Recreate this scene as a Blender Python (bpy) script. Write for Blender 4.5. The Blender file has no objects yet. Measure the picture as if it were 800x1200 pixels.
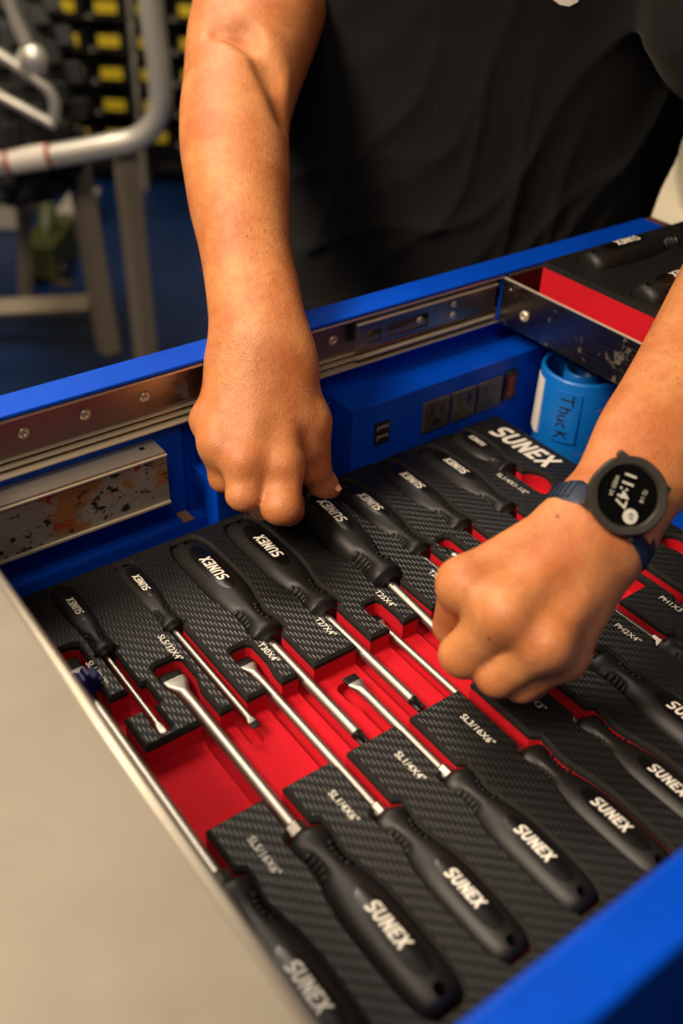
import bpy, bmesh, math, random
import numpy as np
from mathutils import Vector, Matrix
random.seed(7)
R = math.radians
C = bpy.context.scene.collection
scene = bpy.context.scene

# ------------------------------------------------------------------ camera
# world: z = 0 is the top of the foam, X runs along the cart's back rim, Y points across the cart to the person
HEAD, PITCH, ROLL, FPX, CAMH = R(37.76), R(36.02), R(2.347), 1163.9, 0.465
_fw = Vector((math.sin(HEAD)*math.cos(PITCH), math.cos(HEAD)*math.cos(PITCH), -math.sin(PITCH)))
_r0 = Vector((math.cos(HEAD), -math.sin(HEAD), 0)); _u0 = _r0.cross(_fw)
_rt = _r0*math.cos(ROLL) + _u0*math.sin(ROLL); _up = -_r0*math.sin(ROLL) + _u0*math.cos(ROLL)
CAM = Vector((0, 0, CAMH))
cam = bpy.data.cameras.new('camera'); camo = bpy.data.objects.new('camera', cam); C.objects.link(camo)
m = Matrix((( _rt.x, _up.x, -_fw.x, CAM.x), (_rt.y, _up.y, -_fw.y, CAM.y), (_rt.z, _up.z, -_fw.z, CAM.z), (0, 0, 0, 1)))
camo.matrix_world = m
cam.sensor_fit = 'VERTICAL'; cam.sensor_height = 36; cam.sensor_width = 24; cam.lens = FPX/1200*36
cam.clip_start = .01
cam.dof.use_dof = True; cam.dof.focus_distance = .705; cam.dof.aperture_fstop = 3.8
scene.camera = camo
def at(px, py, d):                                   # a surveyed point: sight line and distance
    return CAM + (_rt*((px-400)/FPX) - _up*((py-600)/FPX) + _fw)*d

# ------------------------------------------------------------------ world, lamps, exposure
w = bpy.data.worlds.new('world'); scene.world = w; w.use_nodes = True
bg = w.node_tree.nodes['Background']; bg.inputs[0].default_value = (1.0, .80, .60, 1); bg.inputs[1].default_value = .04
scene.view_settings.view_transform = 'Standard'; scene.view_settings.look = 'None'
scene.view_settings.exposure = 0; scene.view_settings.gamma = 1
def area(name, loc, target, size, sy, power, col):
    l = bpy.data.lights.new(name, 'AREA'); l.shape = 'RECTANGLE'; l.size = size; l.size_y = sy; l.energy = power; l.color = col
    o = bpy.data.objects.new(name, l); C.objects.link(o); o.location = loc
    o.rotation_euler = (Vector(target)-Vector(loc)).to_track_quat('-Z', 'Y').to_euler(); return o
area('ceiling_lamp_key', (-.78, .52, 1.32), (.38, .50, .05), .5, .5, 42, (1, .82, .62))
area('ceiling_lamp_shop', (-.35, 1.9, 2.2), (.35, .45, 0), 1.0, .6, 16, (1, .84, .66))
area('ceiling_lamp_near', (-.5, -.6, 1.9), (.35, .40, 0), .9, .6, 14, (1, .86, .70))
area('ceiling_lamp_far', (.45, 2.35, 2.3), (1.3, 3.0, -.6), 1.8, .8, 85, (1, .88, .70))

# ------------------------------------------------------------------ materials
def lin(c):
    return tuple((x/255/12.92 if x/255 <= .04045 else ((x/255+.055)/1.055)**2.4) for x in c)
class NT:
    def __init__(s, name):
        s.m = bpy.data.materials.new(name); s.m.use_nodes = True; s.t = s.m.node_tree; s.n = s.t.nodes; s.b = s.n['Principled BSDF']
    def new(s, typ, **kw):
        n = s.n.new(typ)
        for k, v in kw.items(): setattr(n, k, v)
        return n
    def link(s, a, b): s.t.links.new(a, b)
    def set(s, **kw):
        for k, v in kw.items():
            i = s.b.inputs[k.replace('_', ' ')]
            i.default_value = (*v, 1) if isinstance(v, tuple) and len(v) == 3 and i.type == 'RGBA' else v
        return s
    def coord(s):
        if not hasattr(s, '_c'): s._c = s.new('ShaderNodeTexCoord')
        return s._c.outputs['Object']
    def noise(s, scale, detail=4, rough=.55, vec=None):
        n = s.new('ShaderNodeTexNoise'); n.inputs['Scale'].default_value = scale; n.inputs['Detail'].default_value = detail; n.inputs['Roughness'].default_value = rough
        s.link(vec if vec is not None else s.coord(), n.inputs['Vector']); return n.outputs['Fac']
    def mapped(s, scale=(1,1,1), rot=(0,0,0)):
        n = s.new('ShaderNodeMapping'); n.inputs['Scale'].default_value = scale; n.inputs['Rotation'].default_value = rot
        s.link(s.coord(), n.inputs['Vector']); return n.outputs[0]
    def ramp(s, fac, stops):
        n = s.new('ShaderNodeValToRGB'); e = n.color_ramp.elements
        while len(e) < len(stops): e.new(.5)
        for i, (p, c) in enumerate(stops):
            e[i].position = p; e[i].color = (*c, 1) if len(c) == 3 else c
        s.link(fac, n.inputs[0]); return n.outputs['Color']
    def math(s, op, a, b=None, c=None):
        n = s.new('ShaderNodeMath', operation=op)
        for i, v in enumerate((a, b, c)):
            if v is None: continue
            if isinstance(v, (int, float)): n.inputs[i].default_value = v
            else: s.link(v, n.inputs[i])
        return n.outputs[0]
    def mix(s, fac, a, b):
        n = s.new('ShaderNodeMix', data_type='RGBA')
        if isinstance(fac, (int, float)): n.inputs[0].default_value = fac
        else: s.link(fac, n.inputs[0])
        for k, v in ((6, a), (7, b)):
            if isinstance(v, tuple): n.inputs[k].default_value = (*v, 1)
            else: s.link(v, n.inputs[k])
        return n.outputs[2]
    def bump(s, h, strength=.3, dist=.001, prev=None):
        n = s.new('ShaderNodeBump'); n.inputs['Strength'].default_value = strength; n.inputs['Distance'].default_value = dist
        s.link(h, n.inputs['Height'])
        if prev is not None: s.link(prev, n.inputs['Normal'])
        s.link(n.outputs[0], s.b.inputs['Normal']); return n.outputs[0]
    def col(s, c): s.link(c, s.b.inputs['Base Color']); return s
    def rough(s, c): s.link(c, s.b.inputs['Roughness']); return s
def plain(name, c, rough=.5, metal=0., noise=None, nscale=300, **kw):
    t = NT(name); t.set(Base_Color=lin(c), Roughness=rough, Metallic=metal, **kw)
    if noise: t.bump(t.noise(nscale), noise, .0006)
    return t.m
M = {}
def mat_blue():
    t = NT('blue_powder_coat'); t.set(Roughness=.34, Specular_IOR_Level=.18)
    n = t.noise(14, 5, .6)
    t.col(t.ramp(n, [(.25, lin((0, 56, 164))), (.75, lin((0, 72, 196)))]))
    t.rough(t.math('MULTIPLY_ADD', t.noise(60, 6, .7), .22, .28))
    t.bump(t.noise(900, 2), .12, .0004); return t.m
M['blue'] = mat_blue()
def mat_steel(name, base, grime, amount, rough=.26, streak=(1, 40, 40)):
    t = NT(name); t.set(Metallic=1.0)
    st = t.noise(30, 4, .6, t.mapped(streak))
    c = t.mix(t.math('MULTIPLY', st, .5), lin(base), tuple(x*.72 for x in lin(base)))
    g = t.noise(38, 8, .68); g2 = t.ramp(g, [(amount, (0,0,0)), (amount+.09, (1,1,1))])
    g3 = t.ramp(t.noise(7, 3), [(.42, (0,0,0)), (.6, (1,1,1))])
    gm = t.math('MULTIPLY', g2, g3)
    t.col(t.mix(gm, c, lin(grime))); t.rough(t.math('MULTIPLY_ADD', gm, .5, t.math('MULTIPLY_ADD', st, .2, rough-.1)))
    t.link(t.math('MULTIPLY_ADD', gm, -.9, 1.0), t.b.inputs['Metallic'])
    t.bump(g, .08, .0005); return t.m
M['rail'] = mat_steel('rail_steel', (158, 152, 146), (88, 58, 34), .55, .3)
M['lip'] = plain('rail_lip_steel', (206, 192, 168), .32, .55)
M['tray'] = mat_steel('tray_steel', (150, 143, 134), (92, 66, 44), .56, .26, (30, 2, 30))
def mat_lid():
    t = NT('dull_zinc_sheet'); t.set(Metallic=.75)
    n = t.noise(9, 4, .6); t.col(t.mix(t.ramp(n, [(.35, (0,0,0)), (.65, (1,1,1))]), lin((120, 113, 101)), lin((138, 130, 117))))
    t.rough(t.math('MULTIPLY_ADD', n, .2, .48)); t.bump(t.noise(260, 3), .15, .0006); return t.m
M['lid'] = mat_lid()
M['steel'] = plain('tool_steel', (170, 164, 156), .36, 1., .05)
M['shaft'] = plain('shaft_steel', (168, 163, 156), .42, 1., .06, 500)
M['black_oxide'] = plain('black_oxide_tip', (28, 26, 25), .4, .7)
def mat_dirty():
    t = NT('grimy_aluminium'); t.set(Roughness=.45)
    n1 = t.noise(26, 10, .72); n2 = t.noise(95, 8, .72, t.mapped((1, 1, 1.6), (0, .5, 0))); n3 = t.noise(27, 8, .7); n4 = t.noise(17, 4)
    c = t.mix(t.ramp(n4, [(.3, (0,0,0)), (.7, (1,1,1))]), lin((150, 144, 134)), lin((112, 104, 92)))
    rust = t.math('MULTIPLY', t.ramp(n1, [(.50, (0,0,0)), (.54, (1,1,1))]), t.ramp(n4, [(.44, (0,0,0)), (.52, (1,1,1))]))
    c = t.mix(rust, c, t.mix(n2, lin((150, 100, 48)), lin((84, 46, 22))))
    c = t.mix(t.ramp(n2, [(.555, (0,0,0)), (.59, (1,1,1))]), c, lin((26, 21, 17)))
    c = t.mix(t.ramp(n3, [(.63, (0,0,0)), (.64, (1,1,1))]), c, lin((142, 36, 18)))
    t.col(c); t.link(t.math('MULTIPLY_ADD', rust, -.3, .3), t.b.inputs['Metallic'])
    t.bump(n2, .5, .0012); return t.m
M['dirty'] = mat_dirty()
M['rubber'] = plain('black_rubber_handle', (22, 20, 19), .44, 0., .25, 1400, Specular_IOR_Level=.34)
M['rubber_gloss'] = plain('black_label_panel', (10, 9, 9), .3)
M['print'] = plain('white_print', (225, 218, 205), .5)
M['blackplastic'] = plain('black_plastic', (20, 18, 17), .35)
def mat_carbon():
    t = NT('black_twill_foam'); t.set(Specular_IOR_Level=.45)
    s = t.new('ShaderNodeSeparateXYZ'); t.link(t.coord(), s.inputs[0])
    c = 1/.0022
    x = t.math('MULTIPLY', s.outputs[0], c); y = t.math('MULTIPLY', s.outputs[1], c)
    q = t.math('FLOORED_MODULO', t.math('ADD', t.math('FLOOR', x), t.math('FLOOR', y)), 4.0)
    over = t.math('LESS_THAN', q, 1.5)
    fx = t.math('PINGPONG', x, .5); fy = t.math('PINGPONG', y, .5)
    hgt = t.math('ADD', t.math('MULTIPLY', over, .7), t.math('ADD', t.math('MULTIPLY', over, fx), t.math('MULTIPLY', t.math('SUBTRACT', 1., over), fy)))
    t.col(t.mix(over, lin((5, 5, 5)), lin((24, 23, 21))))
    t.rough(t.math('MULTIPLY_ADD', over, -.17, .56))
    t.bump(hgt, .8, .0007); return t.m
M['carbon'] = mat_carbon()
def mat_foam(name, c0, c1):
    t = NT(name); t.set(Roughness=.85, Specular_IOR_Level=.25)
    n = t.noise(700, 3, .6); t.col(t.mix(t.noise(25, 3), lin(c0), lin(c1))); t.bump(n, .5, .001); return t.m
M['blackfoam'] = mat_foam('black_cut_foam', (22, 20, 19), (34, 31, 28))
M['redfoam'] = mat_foam('red_foam', (176, 8, 24), (202, 14, 34))
def mat_skin():
    t = NT('skin'); t.set(Roughness=.46, Subsurface_Weight=.16, Subsurface_Scale=.006, Specular_IOR_Level=.42)
    t.b.inputs['Subsurface Radius'].default_value = (1., .35, .15)
    n1 = t.noise(22, 4, .6); n2 = t.noise(160, 5, .7); n3 = t.noise(520, 3, .65)
    c = t.mix(t.ramp(n1, [(.35, (0,0,0)), (.65, (1,1,1))]), lin((200, 134, 82)), lin((178, 103, 57)))
    c = t.mix(t.math('MULTIPLY', t.ramp(n2, [(.45, (0,0,0)), (.7, (1,1,1))]), .35), c, lin((160, 84, 52)))
    v = t.new('ShaderNodeTexVoronoi'); v.inputs['Scale'].default_value = 42; t.link(t.coord(), v.inputs['Vector'])
    sp = t.math('LESS_THAN', v.outputs['Distance'], .055)
    sel = t.math('GREATER_THAN', t.noise(31, 1), .57)
    c = t.mix(t.math('MULTIPLY', t.math('MULTIPLY', sp, sel), .75), c, lin((80, 40, 22)))
    t.col(c)
    b = t.bump(n2, .22, .0014); b = t.bump(n3, .45, .0009, b)
    v2 = t.new('ShaderNodeTexVoronoi'); v2.inputs['Scale'].default_value = 1000; t.link(t.coord(), v2.inputs['Vector'])
    n = t.new('ShaderNodeBump'); n.inputs['Strength'].default_value = .3; n.inputs['Distance'].default_value = .0005
    t.link(v2.outputs['Distance'], n.inputs['Height']); t.link(b, n.inputs['Normal']); t.link(n.outputs[0], t.b.inputs['Normal'])
    return t.m
M['skin'] = mat_skin()
M['nail'] = plain('fingernail', (214, 158, 128), .3)
def mat_shirt():
    t = NT('black_cotton'); t.set(Roughness=.9, Specular_IOR_Level=.2, Sheen_Weight=.12, Sheen_Roughness=.4)
    t.b.inputs['Sheen Tint'].default_value = (.5, .45, .4, 1)
    lint = t.ramp(t.noise(260, 2, .5), [(.74, (0,0,0)), (.8, (1,1,1))])
    t.col(t.mix(t.math('MULTIPLY', lint, .3), lin((17, 16, 15)), lin((120, 92, 72))))
    t.bump(t.noise(1500, 2), .5, .0008); return t.m
M['shirt'] = mat_shirt()
M['denim'] = plain('dark_trousers', (26, 28, 34), .9, 0., .4, 900)

# ------------------------------------------------------------------ mesh helpers
def tag(o, label=None, cat=None, group=None, kind=None):
    for k, v in (('label', label), ('category', cat), ('group', group), ('kind', kind)):
        if v: o[k] = v
    return o
def thing(name, loc, label, cat, group=None, kind=None):
    o = bpy.data.objects.new(name, None); C.objects.link(o); o.location = loc; o.empty_display_size = .02
    return tag(o, label, cat, group, kind)
def rootloc(p):
    v = Vector((0, 0, 0))
    while p is not None: v += p.location; p = p.parent
    return v
def mesh_obj(name, verts, faces, mat, parent=None, smooth=False, local=False, mats=None, fm=None):
    me = bpy.data.meshes.new(name)
    off = Vector((0, 0, 0)) if (local or parent is None) else rootloc(parent)
    me.from_pydata([(v[0]-off.x, v[1]-off.y, v[2]-off.z) for v in verts], [], faces)
    for mm in (mats or [mat]): me.materials.append(mm)
    if fm:
        for p, i in zip(me.polygons, fm): p.material_index = i
    if smooth: me.shade_smooth()
    me.update()
    o = bpy.data.objects.new(name, me); C.objects.link(o)
    if parent is not None: o.parent = parent
    return o
def bm_obj(name, bm, mat, parent=None, smooth=False, local=False):
    bmesh.ops.recalc_face_normals(bm, faces=bm.faces[:])
    me = bpy.data.meshes.new(name)
    if parent is not None and not local: bmesh.ops.translate(bm, verts=bm.verts[:], vec=-rootloc(parent))
    bm.to_mesh(me); bm.free(); me.materials.append(mat)
    if smooth: me.shade_smooth()
    o = bpy.data.objects.new(name, me); C.objects.link(o)
    if parent is not None: o.parent = parent
    return o
def smooth_by_angle(o, ang=35):
    me = o.data; me.shade_smooth()
    bm = bmesh.new(); bm.from_mesh(me)
    for e in bm.edges:
        if len(e.link_faces) == 2 and e.calc_face_angle(0) > R(ang): e.smooth = False
    bm.to_mesh(me); bm.free(); return o
def box(bm, x0, x1, y0, y1, z0, z1, bev=0., seg=2):
    r = bmesh.ops.create_cube(bm, size=1); vs = r['verts']
    for v in vs: v.co = Vector(((x0+x1)/2+v.co.x*(x1-x0), (y0+y1)/2+v.co.y*(y1-y0), (z0+z1)/2+v.co.z*(z1-z0)))
    if bev:
        es = list({e for v in vs for e in v.link_edges})
        bmesh.ops.bevel(bm, geom=es, offset=bev, segments=seg, affect='EDGES', profile=.5)
def boxo(name, mat, parent, x0, x1, y0, y1, z0, z1, bev=0., seg=2):
    bm = bmesh.new(); box(bm, x0, x1, y0, y1, z0, z1, bev, seg); return bm_obj(name, bm, mat, parent)
def frame_of(d):
    d = Vector(d).normalized(); a = Vector((0, 0, 1)) if abs(d.z) < .9 else Vector((1, 0, 0))
    u = d.cross(a).normalized(); return d, u, u.cross(d).normalized()
def lathe(bm, p, d, prof, n=24, phase=0., cap=True):
    """rings of (distance along d, radius)"""
    d, u, v = frame_of(d); p = Vector(p); rings = []
    for s, r in prof:
        rings.append([bm.verts.new(p+d*s+(u*math.cos(phase+2*math.pi*i/n)+v*math.sin(phase+2*math.pi*i/n))*r) for i in range(n)])
    for a, b in zip(rings, rings[1:]):
        for i in range(n): bm.faces.new((a[i], a[(i+1) % n], b[(i+1) % n], b[i]))
    if cap:
        bm.faces.new(rings[0][::-1]); bm.faces.new(rings[-1])
def tube(bm, pts, r, n=14, cap=True):
    pts = [Vector(p) for p in pts]; rings = []
    t0 = (pts[1]-pts[0]).normalized(); _, u, _ = frame_of(t0)
    for i, p in enumerate(pts):
        t = (pts[min(i+1, len(pts)-1)]-pts[max(i-1, 0)]).normalized()
        u = (u-t*u.dot(t)).normalized(); v = t.cross(u); rr = r[i] if isinstance(r, (list, tuple)) else r
        rings.append([bm.verts.new(p+(u*math.cos(2*math.pi*k/n)+v*math.sin(2*math.pi*k/n))*rr) for k in range(n)])
    for a, b in zip(rings, rings[1:]):
        for i in range(n): bm.faces.new((a[i], a[(i+1) % n], b[(i+1) % n], b[i]))
    if cap: bm.faces.new(rings[0][::-1]); bm.faces.new(rings[-1])
def bezier(pts, n=8):
    """Catmull-Rom through the points"""
    P = [Vector(p) for p in pts]; P = [P[0]*2-P[1]]+P+[P[-1]*2-P[-2]]; out = []
    for i in range(1, len(P)-2):
        for k in range(n):
            t = k/n; a, b, c, d = P[i-1:i+3]
            out.append(.5*((2*b)+(c-a)*t+(2*a-5*b+4*c-d)*t*t+(3*b-a-3*c+d)*t*t*t))
    out.append(P[-2]); return out
def evaluated(o):
    dg = bpy.context.evaluated_depsgraph_get(); dg.update()
    me = bpy.data.meshes.new_from_object(o.evaluated_get(dg)); return me
def boolean(o, cutter, self_int=True):
    md = o.modifiers.new('cut', 'BOOLEAN'); md.operation = 'DIFFERENCE'; md.solver = 'EXACT'; md.object = cutter; md.use_self = self_int
    me = evaluated(o); o.modifiers.clear(); old = o.data; o.data = me; bpy.data.meshes.remove(old); return o
_text = {}
def text_mesh(s, size, bold=0., shear=0., spacing=1., extrude=.00012):
    k = (s, size, bold, shear, spacing)
    if k in _text: return _text[k]
    cu = bpy.data.curves.new('t', 'FONT'); cu.body = s; cu.size = size; cu.offset = bold*size; cu.shear = shear; cu.space_character = spacing
    cu.align_x = 'CENTER'; cu.align_y = 'CENTER'; cu.extrude = 0; cu.resolution_u = 3; cu.fill_mode = 'FRONT'
    o = bpy.data.objects.new('t', cu); C.objects.link(o)
    me = evaluated(o); bpy.data.objects.remove(o); bpy.data.curves.remove(cu)
    vs = [Vector(v.co) for v in me.vertices]; fs = [tuple(p.vertices) for p in me.polygons]; bpy.data.meshes.remove(me)
    _text[k] = (vs, fs); return _text[k]
def _strip(P, w_):
    """flat ribbon of width w_ along a polyline, mitred"""
    V = []; n = len(P)
    for i in range(n):
        a = Vector(P[max(i-1, 0)]); b = Vector(P[i]); c = Vector(P[min(i+1, n-1)])
        d1 = (b-a).normalized() if i > 0 else (c-b).normalized(); d2 = (c-b).normalized() if i < n-1 else d1
        t = (d1+d2).normalized(); nrm = Vector((-t.y, t.x)); k = w_/2/max(.4, nrm.dot(Vector((-d1.y, d1.x))))
        V += [b+nrm*k, b-nrm*k]
    return V, [(2*i, 2*i+1, 2*i+3, 2*i+2) for i in range(n-1)]
def logo_mesh(size, shear=.16):
    """the heavy slanted five-letter brand lettering; cap height = .72*size"""
    k = ('logo', size, shear)
    if k in _text: return _text[k]
    st = .20; strips = []; x = 0.
    arc = lambda cx, cy, rx, ry, a0, a1, n=10: [(cx+rx*math.cos(R(a0+(a1-a0)*i/n)), cy+ry*math.sin(R(a0+(a1-a0)*i/n))) for i in range(n+1)]
    S = [(.62, .90)]+[(.36, .90)]+arc(.30, .70, .20, .20, 90, 270, 8)[1:]+arc(.36, .30, .20, .20, 90, -90, 8)[1:]+[(.04, .10)]
    U = [(.10, 1.), (.10, .34)]+arc(.34, .34, .24, .24, 180, 360, 10)[1:]+[(.58, 1.)]
    strips.append((S, 0.)); strips.append((U, .76))
    for q in ([(.10, 0), (.10, 1)], [(.56, 0), (.56, 1)], [(.10, .92), (.56, .08)]): strips.append((q, 1.56))
    for q in ([(.10, 0), (.10, 1)], [(.02, .90), (.56, .90)], [(.02, .5), (.52, .5)], [(.02, .10), (.56, .10)]): strips.append((q, 2.34))
    for q in ([(.06, 0), (.62, 1)], [(.06, 1), (.62, 0)]): strips.append((q, 3.00))
    vs = []; fs = []; sc = .72*size
    def sub(P):
        if len(P) > 2: return P
        return [tuple(Vector(P[0]).lerp(Vector(P[1]), i/7)) for i in range(8)]
    for ns, (P, dx) in enumerate(strips):
        V, F = _strip(sub(P) if len(P) == 2 else [q for a, b in zip(P, P[1:]) for q in ([a, tuple((Vector(a)+Vector(b))/2)] if (Vector(a)-Vector(b)).length > .2 else [a])]+[P[-1]], st); o = len(vs)
        vs += [Vector(((v.x+dx-1.84+shear*(v.y-.5))*sc*.93, (v.y-.5)*sc, ns*3e-5)) for v in V]; fs += [tuple(o+i for i in f_) for f_ in F]
    _text[k] = (vs, fs); return _text[k]
def put_text(name, s, size, origin, ex, ey, mat, parent, local=False, surf=None, **kw):
    """ex = reading direction, ey = up of the letters; surf(p) lifts a point onto a curved face"""
    vs, fs = logo_mesh(size) if s == 'SUNEX' else text_mesh(s, size, **kw); ex = Vector(ex).normalized(); ey = Vector(ey).normalized(); o = Vector(origin)
    P = [o+ex*v.x+ey*v.y for v in vs]; ez = ex.cross(ey)
    P = [(surf(p) if surf else p)+ez*v.z for p, v in zip(P, vs)]
    return mesh_obj(name, P, fs, mat, parent, local=local)

# ------------------------------------------------------------------ the tool cart
YW, YF = .590, .108           # inner faces of back and front wall
ZF = -.042                    # floor of the well
XL, XR = -.55, .835
ZR = .126                     # top of the rim
cart = thing('tool_cart', (.15, .35, -.92), 'blue steel tool cart with an open top well and raised rims', 'tool cart')
boxo('back_rim', M['blue'], cart, XL, XR, .576, .604, .1235, ZR+.001, .0012)
boxo('back_wall', M['blue'], cart, XL, XR, YW, .602, ZF-.01, .1235)
boxo('front_rim', M['blue'], cart, XL, XR, .080, .1085, .1, ZR+.001, .004, 3)
boxo('front_wall', M['blue'], cart, XL, XR, .086, .100, -.80, .1)
boxo('well_floor', M['blue'], cart, XL, XR, .1, YW, ZF-.003, ZF)
boxo('end_wall', M['blue'], cart, XR-.012, XR, .1, .602, -.80, .1235)
boxo('end_wall', M['blue'], cart, XL, XL+.012, .1, .602, -.80, .1235)
boxo('back_panel', M['blue'], cart, XL+.012, XR-.012, .592, .602, -.80, ZF-.01)
boxo('bottom_panel', M['blue'], cart, XL, XR, .086, .602, -.815, -.80)
boxo('rim_end_cap', plain('worn_brown_corner', (96, 58, 34), .7), cart, XR, XR+.012, .578, .603, .1, ZR)
for cx in (XL+.08, XR-.08):
    for cy in (.15, .54):
        bm = bmesh.new(); lathe(bm, (cx-.02, cy, -.868), (1, 0, 0), [(0, .03), (.004, .048), (.036, .048), (.04, .03)], 24)
        box(bm, cx-.03, cx+.03, cy-.03, cy+.03, -.822, -.815); box(bm, cx-.027, cx-.022, cy-.02, cy+.02, -.875, -.82); box(bm, cx+.022, cx+.027, cy-.02, cy+.02, -.875, -.82)
        bm_obj('caster', bm, M['blackplastic'], cart)
# wall steps left of the power strip
boxo('wall_panel', M['blue'], cart, XL+.012, .296, .583, YW, ZF, .078, .002)
boxo('corner_block', M['blue'], cart, .305, .405, .552, YW, ZF, .031, .0015)
boxo('floor_ledge', M['blue'], cart, XL+.012, .33, .570, .583, ZF, -.006, .003)
boxo('paint_chip', plain('bare_primer_chip', (150, 110, 70), .8), cart, .285, .294, .5695, .5835, -.0062, -.0052)
# slide rail on the back wall
rail = boxo('slide_rail', M['rail'], cart, XL+.02, .80, .5875, .5898, .080, .1235)
boxo('rail_lip', M['lip'], rail, XL+.02, .80, .577, .5876, .1205, .1232, .0008)
boxo('rail_lip', M['lip'], rail, XL+.02, .80, .577, .5876, .0782, .0800, .0006)
boxo('rail_lip', M['lip'], rail, XL+.02, .80, .5815, .5876, .0826, .0842, .0006)
boxo('rail_lip', M['lip'], rail, XL+.02, .80, .584, .5876, .0868, .0880, .0005)
for x in (-.30, -.1, .06, .1785, .2235, .270, .392, .439):
    bm = bmesh.new(); lathe(bm, (x, .5877, .1035), (0, -1, 0), [(0, .0044), (.0012, .0042), (.002, .003), (.0021, .0017), (.0008, .0015)], 20)
    bm_obj('rivet', bm, M['lip'], rail, True)
# sliding carriage with two windows
xa, xb, za, zb, ya, yb = .456, .612, .0925, .1165, .5790, .5812
cg = bmesh.new()
for (x0, x1, z0, z1) in ((xa, .467, za, zb), (.4825, .489, za, zb), (.5335, xb, za, zb), (.467, .4825, za, .0965), (.467, .4825, .1075, zb), (.489, .5335, za, .0965), (.489, .5335, .1085, zb)):
    box(cg, x0, x1, ya, yb, z0, z1)
bm_obj('slide_carriage', cg, M['rail'], rail)
boxo('carriage_edge', M['lip'], rail, xa, xb, .5765, .5812, .1152, .1172, .0006)
boxo('carriage_edge', M['lip'], rail, xa, xb, .5765, .5812, .0848, .0868, .0006)
for x, z in ((.476, .1025), (.524, .1035), (.562, .1085), (.562, .0985)):
    bm = bmesh.new(); lathe(bm, (x, .5795 if x > .52 else .5874, z), (0, -1, 0), [(0, .0033), (.001, .003), (.0014, .0012)], 16)
    bm_obj('rivet', bm, M['lip'], rail, True)
# grimy aluminium bracket, low on the back wall
def c_bracket():
    x0, x1 = XL+.05, .2715
    br = boxo('bracket_rail', M['dirty'], cart, x0, x1, .5625, .5645, .026, .068, .0006)
    boxo('bracket_top', plain('bare_aluminium', (190, 182, 170), .42, .9, .2), br, x0, x1-.001, .5625, .5835, .068, .0700, .0006)
    boxo('bracket_lip', M['lip'], br, x0, x1, .5605, .5645, .0235, .026, .0005)
    boxo('bracket_lip', M['lip'], br, x0, x1, .5612, .5645, .0655, .0675, .0005)
    bm = bmesh.new(); lathe(bm, (.2575, .574, .0701), (0, 0, 1), [(0, .0022), (.0002, .0022)], 16); bm_obj('screw_hole', bm, M['blackplastic'], br)
c_bracket()
# power strip along the back wall
strip = boxo('power_strip', M['blue'], cart, .4345, .80, .5505, YW, ZF, .0565, .0012)
YS = .5505
M['outlet'] = plain('brown_black_bakelite', (52, 44, 39), .4)
def outlet(x0, x1, z0, z1):
    o = boxo('outlet', M['outlet'], strip, x0, x1, YS-.003, YS+.001, z0, z1, .0012)
    for k, (sx, sz, w_, h_) in enumerate(((.30, .66, .0019, .0095), (.70, .66, .0019, .008))):
        cx = x0+(x1-x0)*sx; cz = z0+(z1-z0)*sz
        boxo('slot', M['rubber_gloss'], o, cx-w_, cx+w_, YS-.0033, YS-.0028, cz-h_/2, cz+h_/2)
    bm = bmesh.new(); lathe(bm, ((x0+x1)/2, YS-.0028, z0+(z1-z0)*.28), (0, -1, 0), [(0, .0038), (.0006, .0038)], 14); bm_obj('ground_hole', bm, M['rubber_gloss'], o)
for x0, x1 in ((.5105, .5395), (.5425, .5715), (.5745, .6035)): outlet(x0, x1, .0105, .0408)
sw = boxo('rocker_switch', M['blackplastic'], strip, .607, .6225, YS-.003, YS+.001, .0125, .043, .001)
boxo('red_rocker', plain('dark_red_rocker', (90, 14, 10), .25), sw, .6095, .620, YS-.0045, YS-.0028, .016, .039, .0012)
usb = boxo('usb_panel', M['blackplastic'], strip, .4575, .474, YS-.001, YS+.001, .0152, .0368, .0004)
for zz in (.0195, .0285):
    boxo('usb_port', plain('usb_shell', (150, 144, 134), .4, .2), usb, .4598, .4718, YS-.0014, YS-.0008, zz, zz+.0048)
    boxo('usb_tongue', M['blackplastic'], usb, .4608, .4708, YS-.0018, YS-.0012, zz+.0006, zz+.0026)

# ------------------------------------------------------------------ screwdrivers
PROF = [(0, .0), (.004, .42), (.012, .62), (.03, .80), (.06, .90), (.12, .955), (.22, .985), (.36, 1.0), (.48, 1.0), (.57, .965), (.64, .895), (.70, .82), (.76, .765), (.81, .745), (.855, .76), (.895, .80), (.93, .835), (.958, .82), (.972, .70), (.985, .58), (1.0, .50)]
PT = np.array([p[0] for p in PROF]); PR = np.array([p[1] for p in PROF])
def prof(t): return float(np.interp(t, PT, PR))
def hr(t, th, r):
    """radius of the handle at t (0 butt .. 1 neck) and angle th (pi/2 = up)"""
    k = prof(t)
    body = math.exp(-((t-.36)/.3)**4)
    k *= 1 + body*(.035*math.cos(3*(th+math.pi/2)) )
    e = math.exp(-((t-.80)/.075)**4)
    for a in (R(38), R(142), R(270)):
        dth = (th-a+math.pi) % (2*math.pi)-math.pi
        k -= .15*e*math.exp(-(dth/.52)**4)
    return k*r
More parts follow.
